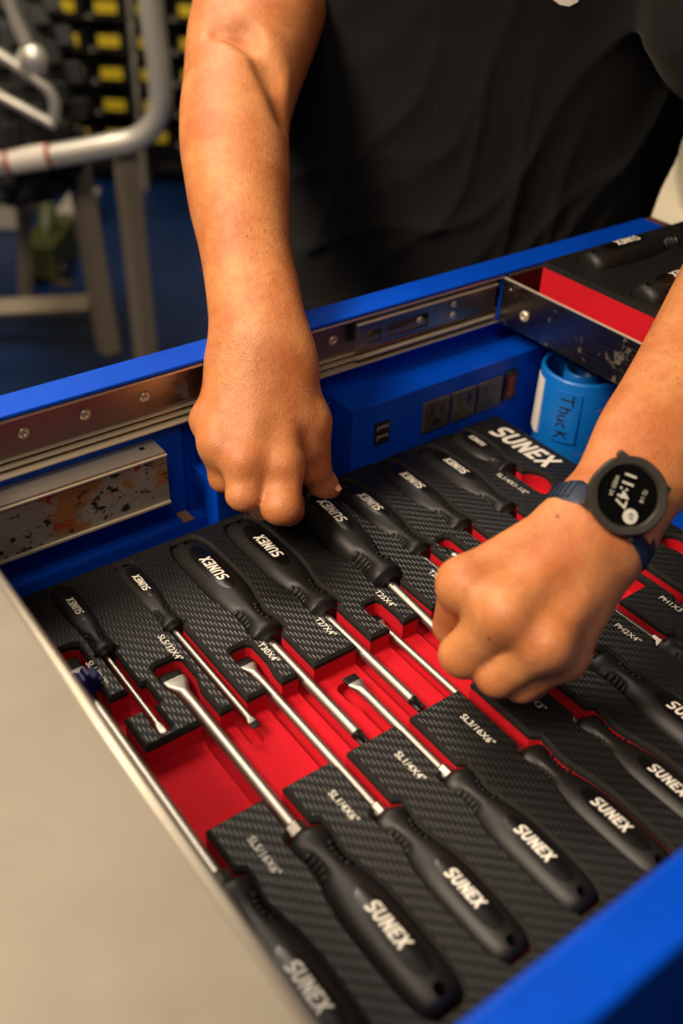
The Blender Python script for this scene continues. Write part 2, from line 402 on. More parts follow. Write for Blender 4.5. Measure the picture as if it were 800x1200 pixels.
def handle_mesh(L, r, name):
    ts = sorted(set([0, .003, .007, .013, .022, .035, .055, .08, .11] + [.14+.033*i for i in range(15)] + [.62+.0165*i for i in range(20)] + [.945, .955, .962, .968, .974, .985, 1.0]))
    n = 56; V = []; F = []
    for t in ts:
        y = -L*(1-t)
        for i in range(n):
            th = 2*math.pi*i/n; q = hr(t, th, r) if t > 0 else .0006
            V.append((q*math.cos(th), y, q*math.sin(th)))
    m_ = len(ts)
    for a in range(m_-1):
        for i in range(n): F.append((a*n+i, (a+1)*n+i, (a+1)*n+(i+1) % n, a*n+(i+1) % n))
    F.append(tuple(range(n))); F.append(tuple((m_-1)*n+i for i in range(n))[::-1])
    o = mesh_obj(name, V, F, M['rubber'])
    bm = bmesh.new(); lathe(bm, (0, -L*.935, -r*2), (0, 0, 1), [(0, r*.20), (r*4, r*.20)], 18)
    cut = bm_obj('cutter', bm, M['rubber_gloss']); boolean(o, cut, False); bpy.data.objects.remove(cut)
    smooth_by_angle(o, 50)
    return o
def surf_fn(L, r, lift):
    def f(p):
        t = min(max(1+p.y/L, .02), .98); lo, hi = R(20), R(160)
        for _ in range(26):                          # angle whose surface point has this x
            mid = (lo+hi)/2
            if hr(t, mid, r)*math.cos(mid) > p.x: lo = mid
            else: hi = mid
        return Vector((p.x, p.y, hr(t, lo, r)*math.sin(lo)+lift))
    return f
def rib_mesh(L, r, a, k):
    """one grip rib lying in a thumb scoop"""
    V = []; t0 = .738+.031*k; half = .52*(1-((k-2)/3.6)**2)
    n = 8
    for i in range(n+1):
        th = a-half+2*half*i/n; hgt = .0019*math.sin(math.pi*min(max((i+.35)/(n+.7), 0), 1))**.5
        for dt, up in ((-.0115, -.0006), (-.007, hgt), (.007, hgt), (.0115, -.0006)):
            q = hr(t0+dt, th, r)+up*r/.0165; V.append((q*math.cos(th), -L*(1-t0-dt), q*math.sin(th)))
    F = []
    for i in range(n):
        for j in range(3): F.append((i*4+j, i*4+j+1, (i+1)*4+j+1, (i+1)*4+j))
    F += [(0, 3, 2, 1), tuple(n*4+j for j in range(4))]
    return V, F
def plate_mesh(L, r):
    f = surf_fn(L, r, .00022); V = []; F = []
    c, hl, hw = .36, .235, .44*r; ny, nx = 22, 8
    for a in range(ny+1):
        v = -1+2*a/ny; yy = -L*(1-(c+hl*v)); wv = hw*(max(0, 1-abs(v)**3.2))**.5*(1-.10*v)
        for b in range(nx+1): V.append(f(Vector((wv*(-1+2*b/nx), yy, 0))))
    for a in range(ny):
        for b in range(nx): F.append((a*(nx+1)+b, a*(nx+1)+b+1, (a+1)*(nx+1)+b+1, (a+1)*(nx+1)+b))
    return V, F
HS = {'large': (.1235, .0168), 'medium': (.1085, .0148), 'small': (.079, .0108), 'stubby': (.069, .0150)}
HM = {}
for k, (L, r) in HS.items():
    o = handle_mesh(L, r, 'handle'); d = {'handle': o.data}; bpy.data.objects.remove(o)
    V, F = plate_mesh(L, r); o = mesh_obj('label_panel', V, F, M['rubber_gloss'], smooth=True); d['plate'] = o.data; bpy.data.objects.remove(o)
    d['ribs'] = []
    for a in (R(38), R(142)):
        for q in range(5):
            V, F = rib_mesh(L, r, a, q); o = mesh_obj('grip_rib', V, F, M['rubber'], smooth=True); d['ribs'].append(o.data); bpy.data.objects.remove(o)
    sz = r*.70 if k != 'stubby' else r*.50
    o = put_text('brand_lettering', 'SUNEX', sz, (0, -L*(1-.385), 0), (0, -1, 0), (1, 0, 0), M['print'], None, surf=surf_fn(L, r, .0005), bold=.035, shear=.12, spacing=1.0)
    d['text'] = o.data; bpy.data.objects.remove(o)
    HM[k] = d
def blade(bm, y0, y1, r, w_, kind):
    """shaft end from y0 to y1: flat blade, star or cross"""
    if kind == 'flat':
        st = [(y0, r, r), (y0+(y1-y0)*.35, r*1.02, r*.95), (y0+(y1-y0)*.62, w_, r*.55), (y0+(y1-y0)*.80, w_, r*.35), (y1, w_*.94, .0005)]
        rings = []
        for y, a, b in st:
            flat = a > r*1.05 or b < r*.9
            ring = []
            for i in range(16):
                th = 2*math.pi*(i+.5)/16; cx, cz = math.cos(th), math.sin(th)
                if flat: cx = math.copysign(abs(cx)**.35, cx); cz = math.copysign(abs(cz)**.35, cz)
                ring.append(bm.verts.new((a*cx, y, b*cz)))
            rings.append(ring)
        for A_, B_ in zip(rings, rings[1:]):
            for i in range(16): bm.faces.new((A_[i], A_[(i+1) % 16], B_[(i+1) % 16], B_[i]))
        bm.faces.new(rings[-1])
    else:
        n = 24; k = 6 if kind == 'star' else 4
        rings = []
        for y, q, amp in ((y0, r, 0), (y0+(y1-y0)*.3, r*.98, 0), (y0+(y1-y0)*.45, r*.85, .16), (y1-(.001 if kind == 'star' else .004), r*.8, .2), (y1, r*(.62 if kind == 'star' else .15), .2)):
            rings.append([bm.verts.new((q*(1+amp*math.cos(k*2*math.pi*i/n))*math.cos(2*math.pi*i/n), y, q*(1+amp*math.cos(k*2*math.pi*i/n))*math.sin(2*math.pi*i/n))) for i in range(n)])
        for A_, B_ in zip(rings, rings[1:]):
            for i in range(n): bm.faces.new((A_[i], A_[(i+1) % n], B_[(i+1) % n], B_[i]))
        bm.faces.new(rings[-1])
def screwdriver(label, x, y, dirn, size, length, sr, kind, bw=.004, collar=False, z=-.006, tip_dark=.009, tilt=0., group=None):
    L, r = HS[size]
    t = thing('screwdriver', (x, y, z-.0035), label, 'screwdriver', group)
    t.rotation_euler = (tilt, 0, 0 if dirn > 0 else math.pi)
    def part(name, me, parent=t):
        o = bpy.data.objects.new(name, me); C.objects.link(o); o.parent = parent; return o
    d = HM[size]; h = part('handle', d['handle'])
    p = part('label_panel', d['plate'], h); part('brand_lettering', d['text'], h)
    for rb in d['ribs']: part('grip_rib', rb, h)
    y0 = -.004; tl = {'flat': max(.014, bw*4.2), 'star': .012, 'cross': .012}[kind]
    bm = bmesh.new(); lathe(bm, (0, y0, 0), (0, 1, 0), [(0, sr), (length-tl-y0, sr)], 20, cap=False)
    o = bm_obj('shaft', bm, M['shaft'], t, True, True)
    if collar:
        bm = bmesh.new(); lathe(bm, (0, -.002, 0), (0, 1, 0), [(0, sr*1.62), (.010, sr*1.62), (.0112, sr*1.35), (.0113, sr*.9)], 6, R(30)); bm_obj('hex_bolster', bm, M['steel'], t, False, True)
    # worked end: bright up to the dark tip
    bm = bmesh.new(); blade(bm, length-tl, length, sr, bw, kind); o = bm_obj('blade', bm, M['shaft'], t, kind != 'flat', True)
    o.data.materials.append(M['black_oxide'])
    bm = bmesh.new(); bm.from_mesh(o.data)
    bmesh.ops.bisect_plane(bm, geom=bm.verts[:]+bm.edges[:]+bm.faces[:], plane_co=(0, length-tip_dark, 0), plane_no=(0, 1, 0))
    for f_ in bm.faces:
        if f_.calc_center_median().y > length-tip_dark: f_.material_index = 1
    bm.to_mesh(o.data); bm.free()
    smooth_by_angle(o, 40)
    return t
FB = 'screwdrivers with handles along the back of the foam'; FF = 'screwdrivers with handles along the front of the foam'
# label, x, y of neck, direction of tip, size, shaft length, shaft radius, tip kind, blade half width, collar
SD = [
 ('short thin black-handled screwdriver nearest the steel lid, back row beside the SL1/8X3" lettering', .1700, .466, -1, 'small', .078, .0018, 'flat', .0024, False, -.003, .000),
 ('thin black-handled screwdriver in the back row beside the SL5/32X4" lettering', .2190, .463, -1, 'small', .1035, .0022, 'flat', .0029, False, -.003, .0045),
 ('large black-handled screwdriver in the back row beside the T30X4" lettering', .2695, .420, -1, 'large', .1065, .0038, 'star', .004, False, -.008, .010),
 ('large black-handled screwdriver in the back row beside the T27X4" lettering', .3165, .420, -1, 'large', .1045, .0036, 'star', .004, False, -.008, .010),
 ('large black-handled screwdriver being lifted between the two hands by the T25X4" lettering', .3715, .417, -1, 'large', .1045, .0036, 'star', .004, False, -.001, .010),
 ('medium black-handled screwdriver in the back row beside the T20X4" lettering', .4160, .433, -1, 'medium', .1030, .0030, 'star', .004, False, -.007, .010),
 ('medium black-handled screwdriver in the back row, third from the big white SUNEX lettering', .4640, .438, -1, 'medium', .1030, .0028, 'star', .004, False, -.007, .010),
 ('medium black-handled screwdriver in the back row, next to the stubby one', .5090, .434, -1, 'medium', .1030, .0026, 'star', .004, False, -.007, .010),
 ('stubby black-handled screwdriver right beside the big white SUNEX lettering', .5515, .478, -1, 'stubby', .040, .0032, 'flat', .0038, False, -.007, .004),
 ('front-row screwdriver half hidden by the steel lid, the longest shaft at far left', .1465, .276, 1, 'large', .2060, .0042, 'flat', .0082, True, -.006, .012),
 ('front-row screwdriver with a thick shaft and wide blade beside the SL5/16X6" lettering', .1975, .279, 1, 'large', .1550, .0042, 'flat', .0078, True, -.006, .007),
 ('front-row screwdriver with a long shaft beside the SL1/4X6" lettering', .2445, .264, 1, 'medium', .1545, .0032, 'flat', .0056, True, -.007, .007),
 ('front-row screwdriver with dark blade tip in the red trench, by the SL1/4X4" lettering', .2935, .262, 1, 'medium', .1025, .0032, 'flat', .0054, True, -.006, .007),
 ('front-row screwdriver with a thin shaft beside the SL3/16X6" lettering', .3455, .252, 1, 'medium', .1530, .0026, 'flat', .0046, False, -.010, .007),
 ('front-row screwdriver below the fist, beside the SL3/16X3" lettering', .3920, .249, 1, 'medium', .0765, .0026, 'flat', .0046, False, -.010, .007),
 ('front-row screwdriver with a large handle beside the PH3X6" lettering', .4370, .280, 1, 'large', .1530, .0042, 'cross', .004, True, -.006, .012),
 ('front-row screwdriver cut by the picture edge beside the PH2X4" lettering', .4905, .264, 1, 'medium', .1025, .0032, 'cross', .004, True, -.006, .010),
 ('front-row screwdriver at far right beside the PH1X3" lettering', .5385, .285, 1, 'medium', .0765, .0026, 'cross', .004, False, -.010, .010),
]
for s in SD:
    lifted = 'lifted' in s[0]
    screwdriver(s[0], s[1], s[2], s[3], s[4], s[5], s[6], s[7], s[8], s[9], s[10], s[11], tilt=R(-5) if lifted else 0., group=FB if s[3] < 0 else FF)

# ------------------------------------------------------------------ foam organiser
FX0, FX1, FY0, FY1 = .085, .602, .112, .5485
def outline(x, y, dirn, size, length, slot, tip, grow, tipext):
    L, r = HS[size]; pts = []
    ts = [.0, .02, .05, .1, .2, .35, .48, .57, .64, .70, .76, .81, .855, .895, .93, .955]
    half = []
    for t in ts: q = prof(max(t, .03))*r; half.append((-L*(1-t)-(.001+grow if t == 0 else 0), (math.sqrt(max(q*q-.0092**2, (q*.45)**2)) if t else r*.36)+.0017+grow))
    half.append((-.0015+grow, r*.66+.0010+grow)); half.append((.0022+grow, max(slot, r*.40)+grow)); half.append((.0032+grow, slot+grow))
    ye = length+tipext+grow
    if tip > slot: half += [(length*.80, slot+grow), (length*.88, tip+grow), (ye-.003, tip+grow), (ye, tip*.6+grow)]
    else: half += [(ye-.003, slot+grow), (ye, slot*.5+grow)]
    P = half+[(a, -b) for a, b in reversed(half)]
    s = 1 if dirn > 0 else -1
    return [(x+s*b, y+s*a) for a, b in P]
def prism(bm, poly0, z0, poly1, z1):
    a = [bm.verts.new((p[0], p[1], z0)) for p in poly0]; b = [bm.verts.new((p[0], p[1], z1)) for p in poly1]; n = len(a)
    for i in range(n): bm.faces.new((a[i], a[(i+1) % n], b[(i+1) % n], b[i]))
    bm.faces.new(a[::-1]); bm.faces.new(b)
def flared(bm, polyfn, depth):
    """cutter with a softened top edge"""
    p0 = polyfn(0); p1 = polyfn(.0018); lv = [(p0, depth), (p0, -.0022), (p1, 0.0), (p1, .01)]
    rings = [[bm.verts.new((q[0], q[1], z)) for q in p] for p, z in lv]; n = len(p0)
    for a, b in zip(rings, rings[1:]):
        for i in range(n): bm.faces.new((a[i], a[(i+1) % n], b[(i+1) % n], b[i]))
    bm.faces.new(rings[0][::-1]); bm.faces.new(rings[-1])
def rectpoly(x0, x1, y0, y1):
    return lambda g: [(x0-g, y0-g), (x1+g, y0-g), (x1+g, y1+g), (x0-g, y1+g)]
def circpoly(cx, cy, r, n=20, a0=0, a1=360):
    return lambda g: [(cx+(r+g)*math.cos(R(a0+(a1-a0)*i/n)), cy+(r+g)*math.sin(R(a0+(a1-a0)*i/n))) for i in range(n)]
cuts = []
for i, s in enumerate(SD):
    lab, x, y, dn, size, ln, sr, kind, bw, col_, z, _ = s
    tip = bw+.0028 if kind == 'flat' and bw > sr+.001 else 0
    cuts.append(((lambda s=s, tip=tip: lambda g: outline(s[1], s[2], s[3], s[4], s[5], s[6]+.0026, tip, g, .004))(), -.0245-.00013*i))
cuts.append((rectpoly(.138, .5285, .3085, .3785), -.0185))                       # the finger trench
cuts.append((rectpoly(.1465, .178, .407, .427), -.0178))
cuts.append((circpoly(.5530, .4530, .0165, 24, -96, 104), -.0171))
cuts.append((circpoly(.585, .33, .010, 24), -.0222)); cuts.append((rectpoly(.578, .592, .20, .325), -.0223))
def make_foam_piece(bm_box, mat, name, parent, cutlist, extra=None):
    o = bm_obj(name, bm_box, mat)
    for fn, d in cutlist:
        bm = bmesh.new(); flared(bm, fn, d); c = bm_obj('cutter', bm, M['blackfoam']); 
        md = o.modifiers.new('c', 'BOOLEAN'); md.operation = 'DIFFERENCE'; md.solver = 'EXACT'; md.object = c
        me = evaluated(o); o.modifiers.clear(); old = o.data; o.data = me; bpy.data.meshes.remove(old); bpy.data.objects.remove(c)
    off = rootloc(parent)
    for v in o.data.vertices: v.co -= off
    o.parent = parent; return o
foam = thing('foam_organiser', (.35, .33, ZF), 'black and red cut foam organiser filled with screwdrivers in the cart well', 'foam organiser')
bm = bmesh.new(); box(bm, FX0, FX1, FY0, FY1, -.0055, 0.)
top = make_foam_piece(bm, M['carbon'], 'black_top_layer', foam, cuts)
top.data.materials.clear(); top.data.materials.append(M['carbon']); top.data.materials.append(M['blackfoam'])
for p in top.data.polygons:
    p.material_index = 0 if (p.normal.z > .9 and abs(p.center.z-(0-ZF)) < .001) else 1
bm = bmesh.new(); box(bm, FX0, FX1, FY0, FY1, ZF, -.0055)
base = make_foam_piece(bm, M['redfoam'], 'red_base', foam, cuts)
base.data.materials.clear(); base.data.materials.append(M['redfoam'])
for p in base.data.polygons: p.material_index = 0
def flab(s, x, y, size=.0066):
    put_text('lettering', s, size, (x, y, .00025), (0, -1, 0), (1, 0, 0), M['print'], foam, bold=.006, shear=.0)
def onz(px, py, z=0.):
    d = at(px, py, 1)-CAM; p = CAM+d*((z-CAM.z)/d.z); return p.x, p.y
for s, px, py in (('SL1/8X3"', 113, 789), ('SL5/32X4"', 199, 759), ('T30X4"', 314, 765), ('T27X4"', 381, 735), ('T25X4"', 451, 702), ('T20X4"', 514, 678), ('SL1/4X1-1/2"', 600, 567),
                  ('SL5/16X6"', 309, 1003), ('SL1/4X6"', 402, 945), ('SL1/4X4"', 480, 898), ('SL3/16X6"', 559, 855), ('SL3/16X3"', 619, 816), ('PH3X6"', 665, 783), ('PH2X4"', 735, 742), ('PH1X3"', 787, 709)):
    x, y = onz(px, py); flab(s, x, y)
put_text('brand_lettering', 'SUNEX', .0285, (.5845, .4945, .0004), (0, -1, 0), (1, 0, 0), M['print'], foam, bold=.045, shear=.18, spacing=.98)
# blue ribbed ring on the longest shaft
bm = bmesh.new(); n = 36; pr = []
for s in (0, .001, .009, .010):
    ring = []
    for i in range(n):
        a = 2*math.pi*i/n; q = (.0092+.0014*(1 if i % 4 < 2 else -1))*(1 if .0005 < s < .0095 else .86)
        ring.append(bm.verts.new((.1465+q*math.cos(a), .442+s, .000+q*math.sin(a))))
    pr.append(ring)
for a, b in zip(pr, pr[1:]):
    for i in range(n): bm.faces.new((a[i], a[(i+1) % n], b[(i+1) % n], b[i]))
bm.faces.new(pr[0][::-1]); bm.faces.new(pr[-1])
tag(bm_obj('ribbed_ring', bm, plain('dark_blue_plastic', (8, 26, 84), .5)), 'small dark blue ribbed ring around the shaft next to the steel lid', 'ring')

# ------------------------------------------------------------------ sliding steel lid (left) and steel tray (right)
lid = thing('sliding_lid', (-.2, .34, .08), 'brushed grey steel sliding lid, blurred, covering the left of the cart well', 'lid')
bm = bmesh.new(); box(bm, -.50, .1005, .112, .575, .1275, .1300, .0012); bm_obj('top_sheet', bm, M['lid'], lid)
bm = bmesh.new(); tube(bm, [(.1005, .1125, .1283), (.1005, .5745, .1283)], .0032, 12); bm_obj('rolled_edge', bm, plain('bright_zinc_edge', (172, 164, 150), .45, .8), lid, True)
boxo('edge_flange', M['tray'], lid, .0985, .1000, .112, .575, .088, .1275)
boxo('edge_flange', M['tray'], lid, -.50, -.4985, .112, .575, .088, .1275)
tray = thing('steel_tray', (.72, .35, .08), 'stained stainless steel sliding tray on the right of the cart', 'tray')
XT = .617
side = boxo('side_panel', M['tray'], tray, XT, XT+.0018, .125, .5765, .0795, .1215, .0005)
boxo('folded_edge', M['lip'], side, XT-.0004, XT+.0022, .125, .5765, .1208, .1224, .0006)
boxo('tray_floor', M['tray'], tray, XT+.0018, .82, .125, .5765, .0795, .0812)
boxo('far_panel', M['tray'], tray, .82, .8218, .125, .5765, .0795, .1215)
boxo('painted_end', M['blue'], tray, XT-.0003, XT+.006, .5768, .5800, .0795, .1235)
boxo('back_panel', M['tray'], tray, XT+.006, .82, .5750, .5765, .0812, .1215)
bm = bmesh.new(); lathe(bm, (XT, .546, .0965), (-1, 0, 0), [(0, .0052), (.0012, .005), (.0022, .0036), (.0024, .0022), (.0014, .0018)], 24); bm_obj('bolt', bm, M['lip'], side, True)
bm = bmesh.new(); lathe(bm, (XT, .578-.011, .113), (-1, 0, 0), [(0, .0018), (.0004, .0016)], 12); bm_obj('bolt', bm, M['rail'], side, True)
# second foam with two more screwdrivers
foam2 = thing('foam_organiser', (.72, .35, .0815), 'black-topped red foam block sticking up from the steel tray at right', 'foam organiser')
X2, ZT2 = .627, .1465
SD2 = [('black-handled screwdriver lying at the back of the foam in the steel tray', .775, .5165, 'large', .06), ('black-handled screwdriver in the tray foam nearest the forearm', .760, .4455, 'large', .06)]
def rot_outline(x, y, g):
    P = outline(0, 0, 1, 'large', .03, .005, 0, g, .002); return [(x+p[1], y-p[0]) for p in P]
cuts2 = [((lambda s=s: lambda g: rot_outline(s[1], s[2], g))(), -.022-.0001*i) for i, s in enumerate(SD2)]
def flared2(bm, fn, d):
    flared(bm, fn, d)
    for v in bm.verts: v.co.z += ZT2
for nm, mt, z0, z1 in (('black_top_layer', 'carbon', ZT2-.0055, ZT2), ('red_base', 'redfoam', .0815, ZT2-.0055)):
    bm = bmesh.new(); box(bm, X2, .818, .13, .5425, z0, z1); o = bm_obj(nm, bm, M[mt])
    for fn, d in cuts2:
        bm = bmesh.new(); flared2(bm, fn, d); c = bm_obj('cutter', bm, M['blackfoam'])
        md = o.modifiers.new('c', 'BOOLEAN'); md.solver = 'EXACT'; md.object = c
        me = evaluated(o); o.modifiers.clear(); o.data = me; bpy.data.objects.remove(c)
    for v in o.data.vertices: v.co -= foam2.location
    o.data.materials.clear(); o.data.materials.append(M[mt]); o.data.materials.append(M['blackfoam'])
    for p in o.data.polygons: p.material_index = 1 if (mt == 'carbon' and p.normal.z < .9) else 0
    o.parent = foam2
for lab, x, y, size, ln in SD2:
    t = screwdriver(lab, x, y, 1, size, ln, .004, 'flat', .006, True, ZT2-.0005, group='screwdrivers in the tray foam')
    t.rotation_euler = (0, 0, R(-90))

# ------------------------------------------------------------------ blue plastic holder with the hand-written word
cup = thing('plastic_holder', (.657, .505, ZF), 'blue plastic cup with white sticker and black handwriting under the steel tray', 'plastic holder')
M['cupblue'] = plain('bright_blue_plastic', (10, 104, 190), .35, 0., .05, 60)
cx, cy, cr, cz = .657, .503, .0375, .056
bm = bmesh.new(); lathe(bm, (cx, cy, ZF), (0, 0, 1), [(0, .0345), (.004, .0355), (cz-ZF-.003, cr), (cz-ZF, cr-.001), (cz-ZF, cr-.0035), (cz-ZF-.003, cr-.0045), (.01, .030)], 48)
bm_obj('cup_body', bm, M['cupblue'], cup, True)
bm = bmesh.new(); lathe(bm, (cx+.006, cy+.004, ZF+.012), (0, 0, 1), [(0, .017), (cz-ZF-.02, .0175), (cz-ZF-.018, .0165), (cz-ZF-.019, .0148), (.01, .0145)], 32)
bm_obj('inner_tube', bm, M['cupblue'], cup, True)
def cyl_patch(a0, a1, z0, z1, q, n=12, rnd=.0):
    V = []; F = []
    for rr in (q, q+.0016):
        for k in range(n+1):
            a = a0+(a1-a0)*k/n
            for z in (z0, z1): V.append((cx+rr*math.cos(a), cy+rr*math.sin(a), z))
    o = 2*(n+1)
    for k in range(n):
        i = 2*k; F.append((o+i, o+i+1, o+i+3, o+i+2)); F.append((i, i+2, i+3, i+1)); F.append((i+1, i+3, o+i+3, o+i+1)); F.append((i, o+i, o+i+2, i+2))
    F.append((0, 1, o+1, o)); F.append((2*n, o+2*n, o+2*n+1, 2*n+1))
    return V, F
ang = math.atan2(-cy, -cx)                          # towards the camera's side
V, F = cyl_patch(ang+R(-30), ang+R(6), -.004, .046, cr-.0006); tab = mesh_obj('raised_tab', V, F, M['cupblue'], cup)
V, F = cyl_patch(ang+R(-84), ang+R(-56), -.008, .047, cr-.0012); mesh_obj('white_sticker', V, F, plain('white_paper', (222, 216, 206), .7), cup)
def wrap(p, q=.0013):
    a = ang+R(-13)+p.x/(cr+q); return Vector((cx+(cr+q)*math.cos(a), cy+(cr+q)*math.sin(a), p.z))
arcp = lambda x0, y0, rx, ry, a0, a1, n=8: [(x0+rx*math.cos(R(a0+(a1-a0)*i/n)), y0+ry*math.sin(R(a0+(a1-a0)*i/n))) for i in range(n+1)]
WR = [[(-.45, .95), (0, .98), (.5, 1.02)], [(.05, 1.), (.02, .4), (.0, 0)],                                     # T
      [(.75, .95), (.72, .4), (.72, 0)], [(.73, .5)]+arcp(.95, .42, .2, .25, 150, 20)+[(1.12, .02)],          # r, written almost as an h
      [(1.4, .55)]+arcp(1.6, .25, .2, .25, 180, 330)+[(1.82, .6), (1.86, 0)],                                 # u
      arcp(2.3, .30, .22, .30, 60, 310),                                                                      # c
      [(2.85, 1.), (2.82, .5), (2.82, 0)], [(3.3, .95), (2.86, .42), (3.0, .35), (3.4, -.05)]]                # K
mk = plain('black_marker', (10, 12, 26), .5); k_ = .0118
for i, P in enumerate(WR):
    P = [q for a, b in zip(P, P[1:]) for q in (a, tuple((Vector(a)+Vector(b))/2))]+[P[-1]]
    V, F = _strip(P, .13)
    mesh_obj('handwriting', [wrap(Vector(((v.y-.5)*k_, 0, .0215-(v.x-1.5)*k_*.98)), .0012+i*2e-5) for v in V], F, mk, cup)

# ------------------------------------------------------------------ organic surfaces: blended distance fields, polygonised by surface nets
class Cone:                                            # tapered capsule
    def __init__(s, a, b, ra, rb): s.a = np.array(a, float); s.b = np.array(b, float); s.ra = ra; s.rb = rb
    def d(s, P):
        ba = s.b-s.a; bb = max(ba@ba, 1e-12); q = P-s.a; qb = q@ba; t = np.clip(qb/bb, 0, 1)
        return np.sqrt(np.maximum(np.einsum('ij,ij->i', q, q)-t*(2*qb-t*bb), 0))-(s.ra+(s.rb-s.ra)*t)
class Ell:                                             # oriented ellipsoid
    def __init__(s, c, ax, r): s.c = np.array(c, float); s.A = np.array([np.array(a, float)/np.linalg.norm(a) for a in ax]); s.r = np.array(r, float)
    def d(s, P):
        q = (P-s.c)@s.A.T; k0 = np.sqrt(((q/s.r)**2).sum(1)); k1 = np.sqrt(((q/s.r**2)**2).sum(1)); return k0*(k0-1)/np.maximum(k1, 1e-9)
def smin(a, b, k):
    h = np.maximum(k-np.abs(a-b), 0)/k; return np.minimum(a, b)-h*h*k*.25
class Blend:
    """prims or blends joined with rounding k"""
    def __init__(s, k, items): s.k = k; s.items = items
    def d(s, P):
        if len(P) > 1:
            cen = P.mean(0); rad = np.sqrt(((P-cen)**2).sum(1)).max(); c1 = cen[None, :]
            dc = np.array([it.d(c1)[0] for it in s.items]); lim = dc.min()+2*rad*1.05+s.k
            its = [it for it, q in zip(s.items, dc) if q <= lim]
        else: its = s.items
        out = None
        for it in its:
            v = it.d(P); out = v if out is None else smin(out, v, s.k)
        return out
class Limb:
    """a muscle-shaped tube: sections of (centre, half width, half depth) along one axis"""
    def __init__(s, sec, lat):
        c = np.array([q[0] for q in sec]); ab = np.array([q[1:] for q in sec]); s.c0 = c[0]
        s.ax = (c[-1]-c[0])/np.linalg.norm(c[-1]-c[0]); s.lat = lat-s.ax*(lat@s.ax); s.lat /= np.linalg.norm(s.lat); s.dep = np.cross(s.ax, s.lat)
        t = (c-c[0])@s.ax; y = np.concatenate([c-c[0]-t[:, None]*s.ax, ab], 1)
        m_ = np.gradient(y, t, axis=0); T = np.linspace(t[0], t[-1], 160); i = np.clip(np.searchsorted(t, T)-1, 0, len(t)-2); hh = (t[i+1]-t[i])[:, None]; u = ((T-t[i])/(t[i+1]-t[i]))[:, None]
        Y = y[i]*(2*u**3-3*u**2+1)+m_[i]*hh*(u**3-2*u**2+u)+y[i+1]*(-2*u**3+3*u**2)+m_[i+1]*hh*(u**3-u**2)
        s.T = T; s.Y = Y
    def d(s, P):
        q = P-s.c0; t = q@s.ax; tc = np.clip(t, s.T[0], s.T[-1]); k = [np.interp(tc, s.T, s.Y[:, j]) for j in range(5)]
        off = q-np.stack(k[:3], 1); u = off@s.lat; v = off@s.dep; over = np.abs(t-tc)
        k0 = np.sqrt((u/k[3])**2+(v/k[4])**2); k1 = np.sqrt((u/k[3]**2)**2+(v/k[4]**2)**2); dd = k0*(k0-1)/np.maximum(k1, 1e-6)
        return np.where(over > 0, np.sqrt(np.maximum(dd, 0)**2+over**2), dd)
class Carve:
    """base with grooves pressed in"""
    def __init__(s, base, cuts, k): s.base = base; s.cuts = cuts; s.k = k
    def d(s, P):
        o = s.base.d(P)
        for c in s.cuts: o = -smin(-o, c.d(P), s.k)
        return o
def polygonise(field, h, lo, hi, B=20, disp=None):
    lo = np.array(lo, float); nb = np.ceil((np.array(hi)-lo)/(h*B)).astype(int)
    N = nb*B+3; ids = []; pos = []; quads = []
    g = np.arange(B+1); gi, gj, gk = np.meshgrid(g, g, g, indexing='ij'); cor = np.stack([gi, gj, gk], -1).reshape(-1, 3)
    rad = h*B*.5*math.sqrt(3)
    key = lambda I: (I[..., 0]+1)*(N[1]*N[2])+(I[..., 1]+1)*N[2]+(I[..., 2]+1)
    allb = np.stack(np.meshgrid(*[np.arange(q) for q in nb], indexing='ij'), -1).reshape(-1, 3)
    near = np.abs(field.d(lo+(allb*B+B/2)*h)) < rad*1.12+.006
    for bb in allb[near]:
        base = bb*B
        P = lo+(cor+base)*h; D = field.d(P)
        if disp is not None: D = D-disp(P)
        D = D.reshape(B+1, B+1, B+1); S = D < 0
        if S.all() or not S.any(): continue
        cnt = np.zeros((B, B, B)); acc = np.zeros((B, B, B, 3)); sub = [slice(0, B), slice(1, B+1)]
        for ax in range(3):
            o = [a for a in range(3) if a != ax]
            for p in (0, 1):
                for q in (0, 1):
                    s0 = [None]*3; s0[ax] = sub[0]; s0[o[0]] = sub[p]; s0[o[1]] = sub[q]; s1 = list(s0); s1[ax] = sub[1]
                    a = D[tuple(s0)]; b = D[tuple(s1)]; mk = (a < 0) != (b < 0); t = np.where(mk, a/np.where(mk, a-b, 1), 0)
                    cnt += mk; acc[..., ax] += np.where(mk, t, 0); acc[..., o[0]] += mk*p; acc[..., o[1]] += mk*q
        idx = np.argwhere(cnt > 0); off = acc[cnt > 0]/cnt[cnt > 0][:, None]
        ids.append(key(idx+base)); pos.append(lo+(idx+base+off)*h)
        for ax in range(3):
            s0 = [slice(0, B)]*3; s1 = list(s0); s1[ax] = slice(1, B+1)
            a = S[tuple(s0)]; b = S[tuple(s1)]
            for flip, mk in ((False, a & ~b), (True, ~a & b)):
                e = np.argwhere(mk)+base
                if not len(e): continue
                u, v = np.zeros(3, int), np.zeros(3, int); u[(ax+1) % 3] = 1; v[(ax+2) % 3] = 1
                q = np.stack([key(e-u-v), key(e-v), key(e), key(e-u)], 1)
                quads.append(q[:, ::-1] if flip else q)
    ids = np.concatenate(ids); pos = np.concatenate(pos); quads = np.concatenate(quads)
    o = np.argsort(ids); ids = ids[o]; pos = pos[o]
    f = np.searchsorted(ids, quads); f = np.clip(f, 0, len(ids)-1); ok = (ids[f] == quads).all(1)
    return pos, f[ok]
